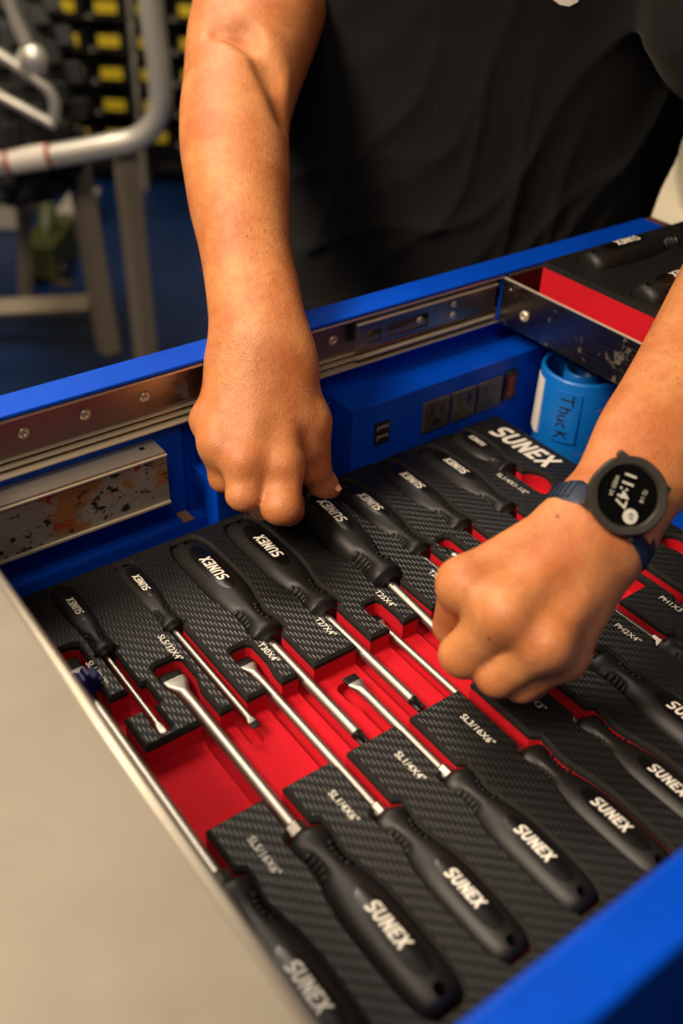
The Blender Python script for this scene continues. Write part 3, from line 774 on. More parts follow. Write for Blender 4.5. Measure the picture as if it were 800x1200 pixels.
def np_obj(name, pos, f, mat, parent, smooth=True):
    me = bpy.data.meshes.new(name); off = rootloc(parent) if parent else Vector((0, 0, 0))
    pos = pos-np.array(off); me.vertices.add(len(pos)); me.vertices.foreach_set('co', pos.astype(np.float32).ravel())
    me.loops.add(f.size); me.loops.foreach_set('vertex_index', f.astype(np.int32).ravel())
    me.polygons.add(len(f)); me.polygons.foreach_set('loop_start', np.arange(0, f.size, 4, dtype=np.int32)); me.update(calc_edges=True); me.validate()
    me.materials.append(mat)
    if smooth: me.shade_smooth()
    o = bpy.data.objects.new(name, me); C.objects.link(o)
    if parent: o.parent = parent
    return o

# ------------------------------------------------------------------ the person
A = lambda *q: np.array(at(*q))
# right arm (left in the picture): shoulder, elbow, wrist, then the hand reaching down to the lifted screwdriver
PR_ = dict(sh=A(352, -150, .99), el=A(283, 78, .850), wr=A(306, 392, .712))
PL_ = dict(sh=np.array((.845, .60, .44)), el=A(905, 295, .785), wr=A(713, 606, .600))
camr, camu, camf = np.array(_rt), np.array(_up), np.array(_fw)
def finger(pts, rad):
    o = np.cross(pts[1]-pts[0], camf); o = o/np.linalg.norm(o)*rad[1]*.30
    return Blend(.006, [Cone(pts[0]+o, pts[1]+o, rad[0]*.92, rad[1]*.93), Cone(pts[0]-o, pts[1]-o, rad[0]*.92, rad[1]*.93)]+[Cone(a, b, ra, rb) for a, b, ra, rb in zip(pts[1:], pts[2:], rad[1:], rad[2:])]+[Cone(p, p+1e-5, r*1.03, r*1.03) for p, r in zip(pts[2:-1], rad[2:-1])])
# --- right hand
rw = PR_['wr']
R_mcp = [A(329, 545, .716), A(288, 540, .708), A(258, 520, .714), A(246, 492, .726)]
R_car = [A(328, 412, .724), A(313, 412, .718), A(297, 412, .719), A(282, 414, .726)]
palm = [Cone(c, m_, .0165, .0150-.0006*i) for i, (c, m_) in enumerate(zip(R_car, R_mcp))]
palm += [Cone(R_mcp[0], R_mcp[1], .012, .012), Cone(R_mcp[1], R_mcp[2], .012, .011), Cone(R_mcp[2], R_mcp[3], .011, .0105),
         Cone(A(306, 392, .722), A(305, 450, .728), .021, .020), Cone(A(300, 470, .738), A(265, 498, .742), .018, .014)]
R_f = [finger([R_mcp[0], A(329, 594, .708), A(338, 598, .748), A(346, 588, .775)], [.0138, .0120, .0098, .0080]),
       finger([R_mcp[1], A(286, 580, .706), A(308, 592, .742), A(326, 588, .768)], [.0122, .0108, .0092, .0078]),
       finger([R_mcp[2], A(264, 560, .728), A(290, 574, .758), A(312, 578, .778)], [.0112, .0100, .0088, .0074]),
       finger([R_mcp[3], A(255, 535, .745), A(280, 555, .768), A(300, 562, .784)], [.0102, .0090, .0078, .0068])]
R_th = [Cone(A(338, 425, .726), A(361, 492, .734), .0165, .0148), Cone(A(361, 492, .734), A(366, 548, .752), .0142, .0110), Cone(A(334, 470, .728), A(354, 525, .738), .0140, .0105)]
R_tt = finger([A(361, 500, .738), A(366, 549, .754), A(377, 566, .764), A(388, 573, .769)], [.0130, .0112, .0096, .0076])
# --- left hand, a loose fist over the shaft
L_mcp = [A(545, 684, .578), A(592, 718, .562), A(640, 752, .562), A(660, 768, .578)]
L_car = [A(690, 600, .602), A(703, 615, .596), A(714, 630, .596), A(722, 644, .600)]
palmL = [Cone(c, m_, .0165, .0150-.0007*i) for i, (c, m_) in enumerate(zip(L_car, L_mcp))]
palmL += [Cone(L_mcp[0], L_mcp[1], .0120, .0125), Cone(L_mcp[1], L_mcp[2], .0125, .012), Cone(L_mcp[2], L_mcp[3], .012, .0105),
          Cone(A(713, 606, .606), A(670, 650, .592), .0205, .0205), Cone(A(660, 690, .600), A(610, 720, .605), .020, .016)]
L_f = [finger([L_mcp[0], A(533, 734, .614), A(548, 745, .640), A(560, 732, .655)], [.0128, .0112, .0094, .0078]),
       finger([L_mcp[1], A(541, 769, .586), A(556, 772, .622), A(576, 758, .640)], [.0132, .0116, .0096, .0080]),
       finger([L_mcp[2], A(581, 792, .582), A(592, 792, .616), A(610, 775, .636)], [.0126, .0110, .0092, .0078]),
       finger([L_mcp[3], A(609, 801, .590), A(624, 800, .616), A(642, 785, .632)], [.0108, .0096, .0084, .0070])]
L_th = [Cone(A(676, 615, .612), A(610, 665, .632), .0155, .0125)]
L_tt = finger([A(610, 665, .632), A(562, 705, .645), A(545, 725, .655)], [.0125, .0105, .0085])
kn = lambda p, r, d: Cone(p-camf*d, p-camf*d+1e-5, r, r)
knR = [kn(R_mcp[0], .0098, .0066), kn(R_mcp[1], .0092, .0068), kn(R_mcp[2], .0085, .0062), kn(R_mcp[3], .008, .005)]
knL = [kn(L_mcp[0], .0098, .0068), kn(L_mcp[1], .0100, .0072), kn(L_mcp[2], .0092, .0066), kn(L_mcp[3], .008, .005)]
def sect(cx, cy, halfpx, d, thick): return (A(cx, cy, d), halfpx*d/FPX, thick)
R_SIL = [(-165, 262, 455, .990, .060), (-90, 240, 425, .945, .058), (-40, 231, 402, .912, .054), (0, 228, 387, .886, .052), (50, 218.5, 370, .858, .047), (97, 215, 352, .836, .044), (140, 210.5, 340, .818, .042), (185, 211.5, 339.5, .798, .040),
         (215, 216, 340, .786, .038), (250, 222, 339, .772, .0355), (290, 232, 341, .756, .032), (330, 239, 350, .741, .0275), (365, 243, 357, .730, .0240), (400, 245, 363, .7225, .0210), (425, 243, 366, .7215, .0190), (455, 252, 355, .7215, .0150), (490, 268, 345, .7215, .0080)]
armR = [Limb([sect((l+r_)/2, y, (r_-l)/2, d, th) for y, l, r_, d, th in reversed(R_SIL)], camr)]
L_flat = A(800, 640, .6)-A(660, 560, .6)
L_SIL = [(690, 632, 56, .596, .0185), (713, 606, 60, .606, .0195), (736, 570, 64, .621, .0225), (763, 530, 73, .635, .028), (793, 490, 78, .660, .033), (824, 445, 83, .690, .037), (852, 400, 87, .720, .040), (882, 345, 89, .755, .042), (905, 295, 86, .785, .042)]
armL = [Limb([sect(x, y, hp, d, th) for x, y, hp, d, th in L_SIL], L_flat), Cone(A(905, 295, .785), PL_['sh'], .046, .062)]
# the inner bend of the right elbow
crease = [Cone(A(255, 40, .8085), A(285, 40, .8010), .0005, .0028), Cone(A(285, 40, .8010), A(318, 82, .7945), .0028, .0036), Cone(A(318, 82, .7945), A(332, 140, .793), .0036, .001)]
handR = Blend(.007, [Blend(.012, palm+R_th), Blend(.0022, R_f+[R_tt]), Blend(.004, knR)])
handL = Blend(.007, [Blend(.012, palmL+L_th), Blend(.0022, L_f+[L_tt]), Blend(.004, knL)])
TC = np.array((.735, .800)); PHI = R(30); LAT = np.array((math.cos(PHI), -math.sin(PHI), 0)); FWD = np.array((-math.sin(PHI), -math.cos(PHI), 0))
def tp(u, v, z): return np.array((TC[0], TC[1], z))+LAT*u+FWD*v
chest = [Cone(PR_['sh'], tp(-.05, .0, .43), .055, .06), Cone(PL_['sh'], tp(.05, .0, .43), .055, .06), Cone(tp(-.05, .0, .43), tp(.05, .0, .43), .06, .06),
         Cone(tp(0, .03, .44), tp(0, .10, .62), .06, .055)]
headc = tp(0, .14, .72)
head = [Ell(headc, (LAT, FWD, (0, 0, 1)), (.076, .096, .118)), Cone(headc+FWD*.05+np.array((0, 0, -.06)), headc+FWD*.06+np.array((0, 0, -.09)), .045, .03),
        Cone(headc+FWD*.094+np.array((0, 0, .0)), headc+FWD*.112+np.array((0, 0, -.03)), .008, .013),
        Ell(headc+LAT*.078, (LAT, FWD, (0, 0, 1)), (.008, .018, .03)), Ell(headc-LAT*.078, (LAT, FWD, (0, 0, 1)), (.008, .018, .03))]
body = Blend(.018, [Carve(Blend(.020, armR), crease, .020), Blend(.020, armL), handR, handL, Blend(.03, chest), Blend(.015, head)])
person = thing('person', (TC[0], TC[1], -.92), 'person in a black T-shirt leaning over the cart, both hands at the screwdrivers', 'person')
pos, f = polygonise(body, .0022, (.20, .18, -.01), (1.02, 1.12, .86))
np_obj('body', pos, f, M['skin'], person)
# shirt: a loose elliptical trunk with sleeves and drag folds
class Trunk:
    Z = np.array([-.12, .0, .10, .20, .30, .40, .47, .52, .56]); AA = np.array([.178, .189, .201, .213, .223, .224, .20, .15, .08]); UU = np.array([.013, .017, .024, .034, .040, .03, .015, 0, 0]); BB = np.array([.128, .138, .142, .140, .136, .130, .118, .095, .07])
    VV = np.array([-.02, -.005, .0, .004, .012, .03, .045, .055, .06])
    def d(s, P):
        z = P[:, 2]; a = np.interp(z, s.Z, s.AA); b = np.interp(z, s.Z, s.BB); v0 = np.interp(z, s.Z, s.VV)
        q = P-np.array((TC[0], TC[1], 0)); u = q@LAT-np.interp(z, s.Z, s.UU); v = q@FWD-v0
        k0 = np.sqrt((u/a)**2+(v/b)**2); k1 = np.sqrt((u/a**2)**2+(v/b**2)**2); dd = k0*(k0-1)/np.maximum(k1, 1e-6)
        return np.maximum(dd, np.maximum(s.Z[0]-z, z-s.Z[-1]))
def folds(P):
    q = P-np.array((TC[0], TC[1], 0)); u = q@LAT; z = P[:, 2]
    s1 = z*.62-u*.78; w1 = .03*np.sin(9*(u*.8+z*.6)+1.0)+.012*np.sin(31*u+11*z)
    f1 = (1-np.abs(np.sin((s1+w1)*34)))**2.5*.0085*(0.6+.4*np.sin(7*u-5*z+.6))
    s2 = z*.35-u*.94; f2 = (1-np.abs(np.sin((s2+w1*1.3)*46+.8)))**3*.006*(0.5+.5*np.sin(13*z+6*u))
    s3 = z*.85-u*.45; f3 = (1-np.abs(np.sin((s3+w1)*48+2)))**3*.007*np.clip((.24-z)/.15, 0, 1)
    return f1+f2+f3
slR = PR_['sh']+(PR_['el']-PR_['sh'])*.42; slL = PL_['sh']+(PL_['el']-PL_['sh'])*.42
shirt = Blend(.05, [Trunk(), Cone(PR_['sh'], slR, .082, .080), Cone(PL_['sh'], slL, .082, .080), Cone(PR_['sh'], tp(0, .05, .47), .078, .11), Cone(PL_['sh'], tp(0, .05, .47), .078, .11)])
pos, f = polygonise(shirt, .0038, (.30, .40, -.14), (1.2, 1.25, .66), disp=folds)
shirt_o = np_obj('t_shirt', pos, f, M['shirt'], person)
# trousers, down to the floor
legs = Blend(.04, [Cone(tp(-.09, -.02, -.10), tp(-.10, -.0, -.45), .095, .07), Cone(tp(.09, -.02, -.10), tp(.10, 0, -.45), .095, .07), Cone(tp(-.10, 0, -.45), tp(-.11, -.02, -.86), .07, .055), Cone(tp(.10, 0, -.45), tp(.11, -.02, -.86), .07, .055), Cone(tp(-.07, -.02, -.08), tp(.07, -.02, -.08), .115, .115)])
pos, f = polygonise(legs, .010, (.4, .45, -.93), (1.1, 1.2, .10)); np_obj('trousers', pos, f, M['denim'], person)
for sgn in (-1, 1):
    p0 = tp(sgn*.11, -.05, -.874); p1 = tp(sgn*.12, .14, -.882)
    pos, f = polygonise(Blend(.03, [Cone(p0, p1, .042, .034), Cone(p0, p0+np.array((0, 0, .06)), .04, .045)]), .007, np.minimum(p0, p1)-.08, np.maximum(p0, p1)+.14); np_obj('shoe', pos, f, M['blackplastic'], person)
pos, f = polygonise(Blend(.02, [Ell(headc+np.array((0, 0, .028))-FWD*.012, (LAT, FWD, (0, 0, 1)), (.081, .096, .102))]), .006, headc-.13, headc+.15); k = pos[f].mean(1); 
keep = ((k-headc)@FWD < .055) & (k[:, 2] > headc[2]-.05); np_obj('hair', pos, f[keep], plain('dark_hair', (30, 20, 14), .6), person)
# thumbnail of the right hand
nl = A(391.5, 570.5, .7635); nu = (A(393, 574, .766)-A(383, 562, .766)); nu /= np.linalg.norm(nu); nn = (camr*.75+camu*.55-camf*.55); nn -= nu*(nn@nu); nn /= np.linalg.norm(nn); nv = np.cross(nn, nu)
V = []; F = []
for i in range(7):
    for j in range(7):
        a, b = -1+i/3, -1+j/3; k_ = math.sqrt(max(0, 1-abs(a)**4*.5)); V.append(nl+nu*a*.0052+nv*b*.0046*k_-nn*(b*b*.0016)+nn*.0036)
for i in range(6):
    for j in range(6): F.append((i*7+j, i*7+j+1, (i+1)*7+j+1, (i+1)*7+j))
mesh_obj('thumbnail', [tuple(v) for v in V], F, M['nail'], person, True)
# fine arm hair
def arm_hair():
    me = person.children[0].data; rng = random.Random(3); nv_ = len(me.vertices)
    co = np.zeros(nv_*3, np.float32); me.vertices.foreach_get('co', co); co = co.reshape(-1, 3)+np.array(person.location, np.float32)
    no = np.zeros(nv_*3, np.float32); me.vertices.foreach_get('normal', no); no = no.reshape(-1, 3)
    V = []; F = []
    axR = armR[0].ax; axL = armL[0].ax; n = 0
    while n < 2600:
        i = rng.randrange(nv_); p = co[i]
        tR = (p-armR[0].c0)@axR; tL = (p-armL[0].c0)@axL
        onR = .01 < tR < .30 and np.linalg.norm(p-armR[0].c0-tR*axR) < .07; onL = .05 < tL < .30 and np.linalg.norm(p-armL[0].c0-tL*axL) < .07
        if not (onR or onL): continue
        n += 1
        ax = -axR if onR else -axL; d = ax*.8+no[i]*rng.uniform(.25, .75)+np.array([rng.uniform(-.4, .4) for _ in range(3)]); d /= np.linalg.norm(d)
        sd = np.cross(d, no[i]); sd /= max(np.linalg.norm(sd), 1e-6); ln = rng.uniform(.004, .010); w_ = .00007
        b = len(V); mid = p+d*ln*.5+no[i]*.0004; tip = p+d*ln+ax*.001
        V += [p-sd*w_, p+sd*w_, mid-sd*w_*.8, mid+sd*w_*.8, tip]; F += [(b, b+1, b+3, b+2), (b+2, b+3, b+4)]
    tag(mesh_obj('arm_hair', [tuple(map(float, v)) for v in V], F, plain('arm_hair', (120, 70, 36), .5), person), kind='stuff')
arm_hair()
# white print on the chest, cut by the top of the picture
def on_shirt(px, py):
    d = at(px, py, 1)-CAM; o = CAM-Vector(person.location); ok, p, n_, _ = shirt_o.ray_cast(o, d.normalized()); return (p+Vector(person.location), n_) if ok else (None, None)
V = []; F = []; ring = [(642, -14), (646, -2), (655, 5), (666, 7), (676, 2), (681, -10), (672, -8), (664, -3), (656, -6), (652, -14)]
for px, py in ring:
    p, n_ = on_shirt(px, py)
    if p is None: break
    V.append(p+n_*.0012)
if len(V) == len(ring): mesh_obj('chest_print', V, [(0, 1, 8, 9), (1, 2, 7, 8), (2, 3, 7), (3, 6, 7), (3, 4, 6), (4, 5, 6)], M['print'], person)

# ------------------------------------------------------------------ wrist watch
wl = armL[0]; aL = wl.ax; wc = A(737, 581, .5660); wn = -camf+camr*.04+camu*.03; wn /= np.linalg.norm(wn)
ex = camr*(-.36)-camu*.93; ex -= wn*(ex@wn); ex /= np.linalg.norm(ex); ey = np.cross(wn, ex)
watch = thing('wrist_watch', (0, 0, 0), 'black round digital sports watch on a dark blue strap around the wrist', 'watch')
watch.matrix_world = Matrix([[ex[i], ey[i], wn[i], wc[i]] for i in range(3)]+[[0, 0, 0, 1]])
M['case'] = plain('dark_grey_case', (56, 52, 47), .34, .25, .2, 900); M['strap'] = plain('navy_silicone', (14, 30, 56), .55, 0., .1, 700)
def oct_ring(bm, prof_, n=64, amp=.0):
    rings = []
    for r_, z in prof_: rings.append([bm.verts.new((r_*(1+amp*math.cos(8*2*math.pi*i/n))*math.cos(2*math.pi*i/n), r_*(1+amp*math.cos(8*2*math.pi*i/n))*math.sin(2*math.pi*i/n), z)) for i in range(n)])
    for a, b in zip(rings, rings[1:]):
        for i in range(n): bm.faces.new((a[i], a[(i+1) % n], b[(i+1) % n], b[i]))
    return rings
bm = bmesh.new(); rg = oct_ring(bm, [(.0195, -.0155), (.0212, -.013), (.0218, -.006), (.0226, -.0045), (.0232, -.003), (.0232, -.0012), (.0222, .0), (.0186, -.0002), (.0176, -.0016), (.0172, -.0024)], 64, .008); bm.faces.new(rg[0][::-1])
case = smooth_by_angle(bm_obj('case', bm, M['case'], watch, True, True), 40)
bm = bmesh.new(); rg = oct_ring(bm, [(.0174, -.0022), (.0001, -.0021)], 48); bm_obj('screen', bm, plain('watch_glass', (6, 6, 6), .12), watch, False, True)
M['lcd'] = plain('lcd_segments', (176, 168, 150), .6)
lc = NT('lcd_lit'); lc.set(Base_Color=lin((170, 162, 146)), Roughness=.6); lc.b.inputs['Emission Color'].default_value = (*lin((190, 180, 160)), 1); lc.b.inputs['Emission Strength'].default_value = .35; M['lcd'] = lc.m
put_text('time_digits', '11:47', .0098, (-.0030, -.0030, -.0017), (1, 0, 0), (0, 1, 0), M['lcd'], watch, True, bold=.012)
put_text('small_digits', 'WED 24', .0034, (-.0028, -.0098, -.0017), (1, 0, 0), (0, 1, 0), M['lcd'], watch, True)
put_text('small_digits', '72 1.8', .0032, (-.0030, .0082, -.0017), (1, 0, 0), (0, 1, 0), M['lcd'], watch, True)
bm = bmesh.new(); rg = oct_ring(bm, [(.0044, -.00165), (.0001, -.0016)], 28); 
for v in bm.verts: v.co.x += .0106; v.co.y += .0052
bm_obj('sub_dial', bm, M['lcd'], watch, False, True)
put_text('small_digits', '07', .0040, (.0106, .0052, -.0013), (1, 0, 0), (0, 1, 0), plain('dial_black', (10, 10, 10), .5), watch, True, bold=.01)
# the four lug/button blocks
sdir = np.array(Vector(wl.lat)); sl = np.array((sdir@ex, sdir@ey, 0)); sl /= np.linalg.norm(sl); al = np.array((-sl[1], sl[0], 0))
for sgn in (-1, 1):
    for tg in (-1, 1):
        c_ = sl*sgn*.0145+al*tg*.0178
        bm = bmesh.new(); box(bm, -.0042, .0042, -.0021, .0021, -.009, -.0045, .0008)
        rot = Matrix.Rotation(math.atan2(sl[1], sl[0]), 4, 'Z'); bmesh.ops.transform(bm, matrix=Matrix.Translation(c_)@rot, verts=bm.verts[:]); bm_obj('button', bm, M['case'], watch, False, True)
# strap: a loop round the wrist
wp = wc+(-wn)*-.0; t_ = (wc-wl.c0)@aL; kk = [float(np.interp(t_, wl.T, wl.Y[:, j])) for j in range(5)]
cen = wl.c0+aL*t_+np.array(kk[:3]); la, lb = kk[3]+.0030, kk[4]+.0045
up_ = wl.dep if wl.dep@(-camf) > 0 else -wl.dep
V = []; F = []; n = 60; mw = 5; inv = np.array(watch.matrix_world.inverted())
def tolocal(p): return tuple((inv[:3, :3]@p+inv[:3, 3]))
prs = [(-1, 0), (-.93, .0022), (-.5, .0030), (.5, .0030), (.93, .0022), (1, 0)]
for i in range(n):
    th = 2*math.pi*i/n; hw_ = .0112-.0022*(1-max(0, math.sin(th)))
    for q, h_ in prs:
        V.append(tolocal(cen+wl.lat*math.cos(th)*(la+h_)+up_*math.sin(th)*(lb+h_)+aL*q*hw_))
m_ = len(prs)
for i in range(n):
    for j in range(m_): F.append((i*m_+j, ((i+1) % n)*m_+j, ((i+1) % n)*m_+(j+1) % m_, i*m_+(j+1) % m_))
strap = mesh_obj('strap', V, F, M['strap'], watch, True, True)
for sgn in (-1, 1):                                  # thick shoulders where strap meets case, with moulded slots
    for q in range(4):
        th = math.pi/2+sgn*(.92+.13*q); c_ = cen+wl.lat*math.cos(th)*(la+.0031)+up_*math.sin(th)*(lb+.0031)
        tg_ = -wl.lat*math.sin(th)*la+up_*math.cos(th)*lb; tg_ /= np.linalg.norm(tg_); nr = np.cross(aL, tg_)
        P = []
        for a in (-1, 1):
            for b in (-1, 1):
                for c in (-1, 1): P.append(tolocal(c_+aL*a*.0068+tg_*b*.0012+nr*c*.0005))
        mesh_obj('strap_ridge', P, [(0, 1, 3, 2), (4, 6, 7, 5), (0, 4, 5, 1), (2, 3, 7, 6), (0, 2, 6, 4), (1, 5, 7, 3)], M['strap'], strap, False, True)

# ------------------------------------------------------------------ the workshop behind
FLZ = -.917
hd = Vector((math.sin(HEAD), math.cos(HEAD), 0))
def pl(px, py, D):
    d = at(px, py, 1)-CAM; s = D/d.dot(hd); return Vector((s*d.dot(_r0), D, CAMH+s*d.z))      # (sideways, ahead, height) in the room's own axes
def bthing(name, x, y, z, label, cat, group=None):
    p = _r0*x+hd*y; t = thing(name, (p.x, p.y, z), label, cat, group); t.rotation_euler = (0, 0, -HEAD); t['_o'] = 0; del t['_o']; t_off[t.name] = Vector((x, y, z)); return t
t_off = {}
def bobj(name, bm, mat, root, parent=None, smooth=False):
    bmesh.ops.translate(bm, verts=bm.verts[:], vec=-t_off[root.name]); o = bm_obj(name, bm, mat, parent or root, smooth, True); return o
def bbox(name, mat, root, x0, x1, y0, y1, z0, z1, bev=0., parent=None):
    bm = bmesh.new(); box(bm, x0, x1, y0, y1, z0, z1, bev); return bobj(name, bm, mat, root, parent)
t = NT('blue_epoxy_floor'); t.set(Roughness=.38)
t.col(t.mix(t.ramp(t.noise(1.6, 5, .6), [(.35, (0,0,0)), (.7, (1,1,1))]), lin((9, 32, 66)), lin((12, 42, 86)))); t.rough(t.math('MULTIPLY_ADD', t.noise(5, 4), .3, .25)); M['floor'] = t.m
fl = mesh_obj('floor', [(-4, -3, FLZ), (8, -3, FLZ), (8, 9, FLZ), (-4, 9, FLZ)], [(0, 1, 2, 3)], M['floor']); tag(fl, kind='structure')
M['wallm'] = plain('dim_painted_wall', (92, 84, 72), .9, 0., .2, 40)
def wall(name, p, q, z1=2.6):
    p = Vector(p); q = Vector(q); d = (q-p).normalized(); n_ = Vector((-d.y, d.x, 0))*.1
    V = [(*(a.xy), z) for z in (FLZ, z1) for a in (p, q, q+n_, p+n_)]
    tag(mesh_obj(name, V, [(0, 1, 5, 4), (1, 2, 6, 5), (2, 3, 7, 6), (3, 0, 4, 7), (4, 5, 6, 7), (0, 3, 2, 1)], M['wallm']), kind='structure')
P0 = _r0*-3.2+hd*5.2; P1 = _r0*4.2+hd*5.2
wall('wall_back', P1, P0) if False else wall('wall_back', P0, P1)
M['silver'] = plain('silver_powder_coat', (204, 198, 186), .34, .6)
M['tyre'] = plain('tyre_rubber', (26, 24, 22), .8, 0., .4, 200)
# off-road vehicle: bumper loop, suspension rods, knobbly wheel
D0 = 2.42
vx = pl(60, 200, D0)
veh = bthing('off_road_vehicle', vx.x, vx.y, -.40, 'blurred off-road vehicle with knobbly tyre and silver tube bumper in background', 'vehicle')
def px_tube(name, pts, D, r, mat, root=veh, n=8, seg=14):
    P = bezier([pl(x, y, (D if not isinstance(D, list) else D[i])) for i, (x, y) in enumerate(pts)], n); bm = bmesh.new(); tube(bm, P, r, seg); return bobj(name, bm, mat, root, None, True)
bt = px_tube('bumper_tube', [(-160, 213), (-60, 200), (40, 186), (120, 172), (165, 160), (186, 132), (186, 85), (178, 20), (172, -60), (168, -150)], D0, .0275, M['silver'])
for k_, pts in enumerate(([(2, -30), (14, 12), (30, 48), (42, 72)], [(-40, 40), (0, 64), (30, 84), (56, 104), (64, 122), (63, 142)], [(-60, 76), (0, 112), (34, 130), (65, 147)])):
    px_tube('suspension_rod', pts, D0-.10, .0115 if k_ else .014, M['silver'])
bm = bmesh.new(); c_ = pl(38, 70, D0-.10); lathe(bm, c_-Vector((0, .02, 0)), (0, 1, 0), [(0, .02), (.01, .032), (.03, .032), (.04, .02)], 20); bobj('rod_end', bm, M['silver'], veh, None, True)
# sticker on the tube
sa, sb = pl(9, 190.5, D0), pl(62, 182, D0); bm = bmesh.new(); tube(bm, [sa, sa.lerp(sb, .5), sb], .0283, 20, False); st_ = bobj('sticker', bm, plain('red_sticker', (150, 36, 24), .5), veh, None, True)
bm = bmesh.new(); tube(bm, [sa.lerp(sb, .10), sa.lerp(sb, .9)], .0287, 20, False); bobj('sticker_field', bm, plain('white_sticker', (215, 205, 190), .5), veh, st_, True)
tw = pl(6, 104, D0+.26); ta = Vector((-.80, -.60, .04)).normalized(); TR, TW = .285, .115
tn = bmesh.new(); lathe(tn, tw-ta*TW, ta, [(0, .155), (.012, .19), (.03, .235), (.06, .262), (.10, .270), (.13, .270), (.17, .262), (.20, .235), (.218, .19), (.23, .155), (.20, .15), (.03, .15)], 48, 0, False)
tyre = bobj('tyre', tn, M['tyre'], veh, None, True)
bm = bmesh.new(); lathe(bm, tw-ta*.09, ta, [(0, .02), (0, .15), (.02, .155), (.10, .13), (.14, .05), (.15, .02)], 32); bobj('wheel_rim', bm, plain('dark_wheel', (40, 38, 36), .5, .6), veh, None, True)
dd, uu, vv = frame_of(ta); kme = None
for row, (s, r_, ph) in enumerate(((-.085, .256, 0), (-.035, .270, .5), (.035, .270, 0), (.085, .256, .5))):
    for k_ in range(20):
        a = 2*math.pi*(k_+ph)/20; rad = uu*math.cos(a)+vv*math.sin(a); tan = ta.cross(rad)
        if kme is None:
            bm = bmesh.new(); box(bm, -.019, .019, -.026, .026, -.012, .017, .004, 1); o = bm_obj('tread_knob', bm, M['tyre'], veh, False, True); kme = o.data
        else: o = bpy.data.objects.new('tread_knob', kme); C.objects.link(o)
        o.parent = tyre; p = tw+ta*s+rad*r_-t_off[veh.name]
        o.matrix_local = Matrix([[ta[i], tan[i], rad[i], p[i]] for i in range(3)]+[[0, 0, 0, 1]])
# work stand
sp = pl(110, 300, D0+.02)
stand = bthing('work_stand', sp.x, sp.y, FLZ, 'blurred silver steel work stand with splayed legs under the off-road vehicle', 'stand')
M['legm'] = plain('worn_grey_steel', (150, 136, 116), .5, .4)
def leg(p0, p1, D, w_):
    a = pl(*p0, D); b = pl(*p1, D); s = (FLZ+.004-b.z)/(b.z-a.z); b = b+(b-a)*s
    bm = bmesh.new(); tube(bm, [a, b], w_, 4); bobj('leg', bm, M['legm'], stand)
leg((84, 150), (131, 430), D0+.24, .034); leg((146, 172), (171, 415), D0+.05, .032); leg((27, 200), (30, 345), D0+.55, .022); leg((-60, 205), (-30, 430), D0+.24, .034)
a = pl(-80, 366, D0+.28); b = pl(106, 357, D0+.28); bm = bmesh.new(); tube(bm, [a, b], .033, 4); bobj('cross_bar', bm, M['legm'], stand)
# floor jack
jp = pl(55, 320, D0+.75); jack = bthing('floor_jack', jp.x, jp.y, FLZ, 'blurred olive green floor jack standing behind the work stand', 'floor jack')
M['olive'] = plain('olive_paint', (66, 70, 26), .5)
bbox('jack_body', M['olive'], jack, jp.x-.06, jp.x+.05, jp.y-.05, jp.y+.25, FLZ+.02, FLZ+.14, .01)
bm = bmesh.new(); tube(bm, [pl(52, 330, D0+.75), pl(56, 235, D0+.85)], .03, 10); bobj('jack_handle', bm, M['olive'], jack, None, True)
bm = bmesh.new(); tube(bm, [pl(45, 318, D0+.74), pl(85, 338, D0+.72)], .022, 10); bobj('jack_lever', bm, plain('rusty_bar', (70, 54, 26), .6), jack, None, True)
for sx in (-.07, .05):
    bm = bmesh.new(); lathe(bm, (jp.x+sx, jp.y, FLZ+.035), (1, 0, 0), [(0, .034), (.02, .034)], 16); bobj('jack_wheel', bm, M['blackplastic'], jack)
# pale crates on the floor far back
for k_, (x0, x1, ya, D, lab) in enumerate(((68, 96, 246, 3.55, 'pale grey plastic crate on the floor between the blurred stand legs'), (-30, 14, 226, 3.6, 'pale grey plastic crate at the left picture edge behind the stand'))):
    a = pl(x0, ya, D); b = pl(x1, ya, D); cr_ = bthing('plastic_crate', (a.x+b.x)/2, D, FLZ, lab, 'crate')
    bbox('crate_body', plain('pale_grey_plastic', (150, 144, 130), .6), cr_, a.x, b.x, D, D+.25, FLZ+.002, a.z-.03, .01)
    bbox('crate_rim', plain('pale_grey_plastic', (160, 152, 138), .6), cr_, a.x-.01, b.x+.01, D-.01, D+.26, a.z-.03, a.z, .006)
# parts rack with bins
DR = 4.1
ra = pl(108, 60, DR); rb = pl(238, 60, DR)
rack = bthing('parts_rack', (ra.x+rb.x)/2, DR+.15, FLZ, 'blurred grey steel parts rack on the far wall holding black bins', 'rack')
M['rackm'] = plain('grey_rack', (128, 122, 108), .6)
pitch = .1165; z0 = FLZ+.19; bx0 = ra.x-.32; cw = .158; ncol = 6
for k_ in range(ncol+1):
    bbox('upright', M['rackm'], rack, bx0+k_*cw-.011, bx0+k_*cw+.011, DR+.02, DR+.30, FLZ, z0+pitch*9) if k_ in (0, 3, ncol) else None
for rr in range(10): bbox('shelf', M['rackm'], rack, bx0, bx0+cw*ncol, DR+.02, DR+.30, z0+rr*pitch-.006, z0+rr*pitch+.004)
bbox('back_sheet', M['rackm'], rack, bx0, bx0+cw*ncol, DR+.30, DR+.31, FLZ, z0+pitch*9)
bin_me = None; ORD = ['first', 'second', 'third', 'fourth', 'fifth', 'sixth', 'seventh', 'eighth', 'ninth']
M['yellow'] = plain('yellow_label', (196, 168, 22), .5)
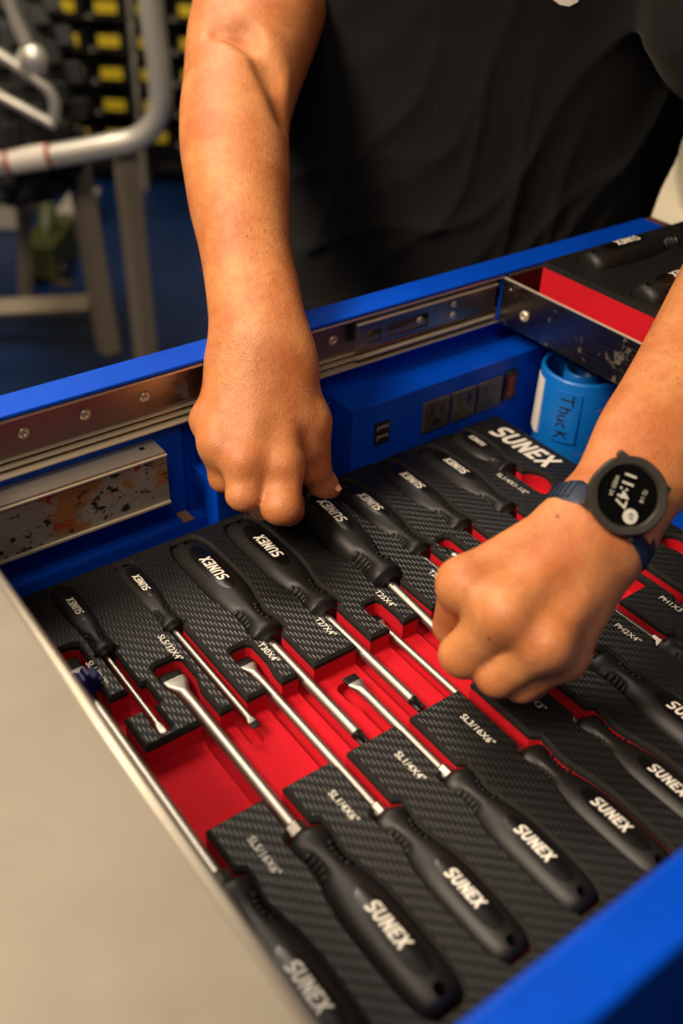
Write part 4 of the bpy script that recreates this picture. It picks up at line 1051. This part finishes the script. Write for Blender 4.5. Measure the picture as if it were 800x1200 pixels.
for rr in range(9):
    for cc in range(ncol):
        x = bx0+(cc+.5)*cw; z = z0+rr*pitch+.005
        b_ = bthing('storage_bin', x, DR+.15, z, f'black yellow-labelled bin on the parts rack, {ORD[8-rr]} shelf down, {ORD[cc]} from its left', 'bin', 'black bins on the parts rack')
        if bin_me is None:
            bm = bmesh.new(); w2 = cw*.43
            box(bm, -w2, w2, -.15, .12, 0, .008); box(bm, -w2, -w2+.005, -.15, .12, 0, .085); box(bm, w2-.005, w2, -.15, .12, 0, .085); box(bm, -w2, w2, .115, .12, 0, .085); box(bm, -w2, w2, -.15, -.145, 0, .058)
            o = bm_obj('bin_body', bm, M['blackplastic'], b_, False, True); bin_me = o.data
            bm = bmesh.new(); box(bm, -w2*.72, w2*.5, -.153, -.150, .012, .052); o2 = bm_obj('bin_label', bm, M['yellow'], b_, False, True); lab_me = o2.data
        else:
            for nm, me in (('bin_body', bin_me), ('bin_label', lab_me)):
                o = bpy.data.objects.new(nm, me); C.objects.link(o); o.parent = b_
# white cabinet behind the person
ca = pl(322, 60, 4.0); cb = pl(700, 60, 4.0)
cab = bthing('cabinet', (ca.x+cb.x)/2, 4.2, FLZ, 'blurred cream cabinet against the far wall behind the black T-shirt', 'cabinet')
M['cream'] = plain('cream_paint', (206, 196, 170), .6)
bbox('cabinet_body', M['cream'], cab, ca.x, cb.x, 4.02, 4.5, FLZ+.12, -.15)
bbox('plinth', M['rackm'], cab, ca.x+.02, cb.x-.02, 4.06, 4.5, FLZ, FLZ+.12)
for k_ in range(4):
    w_ = (cb.x-ca.x)/4; bbox('cabinet_door', M['cream'], cab, ca.x+k_*w_+.006, ca.x+(k_+1)*w_-.006, 4.0, 4.02, -.735, -.17, .004)
    bbox('drawer', M['rackm'], cab, ca.x+k_*w_+.006, ca.x+(k_+1)*w_-.006, 4.0, 4.02, FLZ+.13, -.75, .004)
# bench with a cream bucket and a wooden post, right
DB = 1.95
bp = pl(800, 258, DB); zb = -.215
bench = bthing('workbench', bp.x+.2, DB+.2, FLZ, 'blurred white-topped workbench beyond the right end of the cart', 'workbench')
bbox('bench_top', plain('white_laminate', (226, 214, 190), .5), bench, .575, 1.35, DB-.12, DB+.55, zb-.03, zb, .004)
for x in (.60, 1.30):
    for y in (DB-.09, DB+.50): bbox('leg', M['legm'], bench, x-.02, x+.02, y-.02, y+.02, FLZ, zb-.03)
bk = bthing('bucket', .83, DB+.10, zb, 'blurred cream plastic bucket standing on the white workbench', 'bucket')
bm = bmesh.new(); lathe(bm, (.83, DB+.10, zb+.001), (0, 0, 1), [(0, .150), (.01, .155), (.05, .172), (.30, .215), (.31, .225), (.335, .225), (.335, .215), (.02, .15)], 40); bobj('bucket_body', bm, M['cream'], bk, None, True)
bm = bmesh.new(); tube(bm, bezier([Vector((.83-.22, DB+.10, zb+.30)), Vector((.83-.20, DB-.06, zb+.22)), Vector((.83, DB-.13, zb+.17)), Vector((.83+.20, DB-.06, zb+.22)), Vector((.83+.22, DB+.10, zb+.30))]), .004, 8); bobj('handle', bm, M['legm'], bk, None, True)
wp_ = bthing('wooden_post', .71, DB+.48, zb, 'blurred varnished wooden board standing behind the cream bucket', 'board')
bbox('board', plain('varnished_wood', (150, 92, 30), .45, 0., .3, 20), wp_, .66, .80, DB+.46, DB+.50, zb, .12)
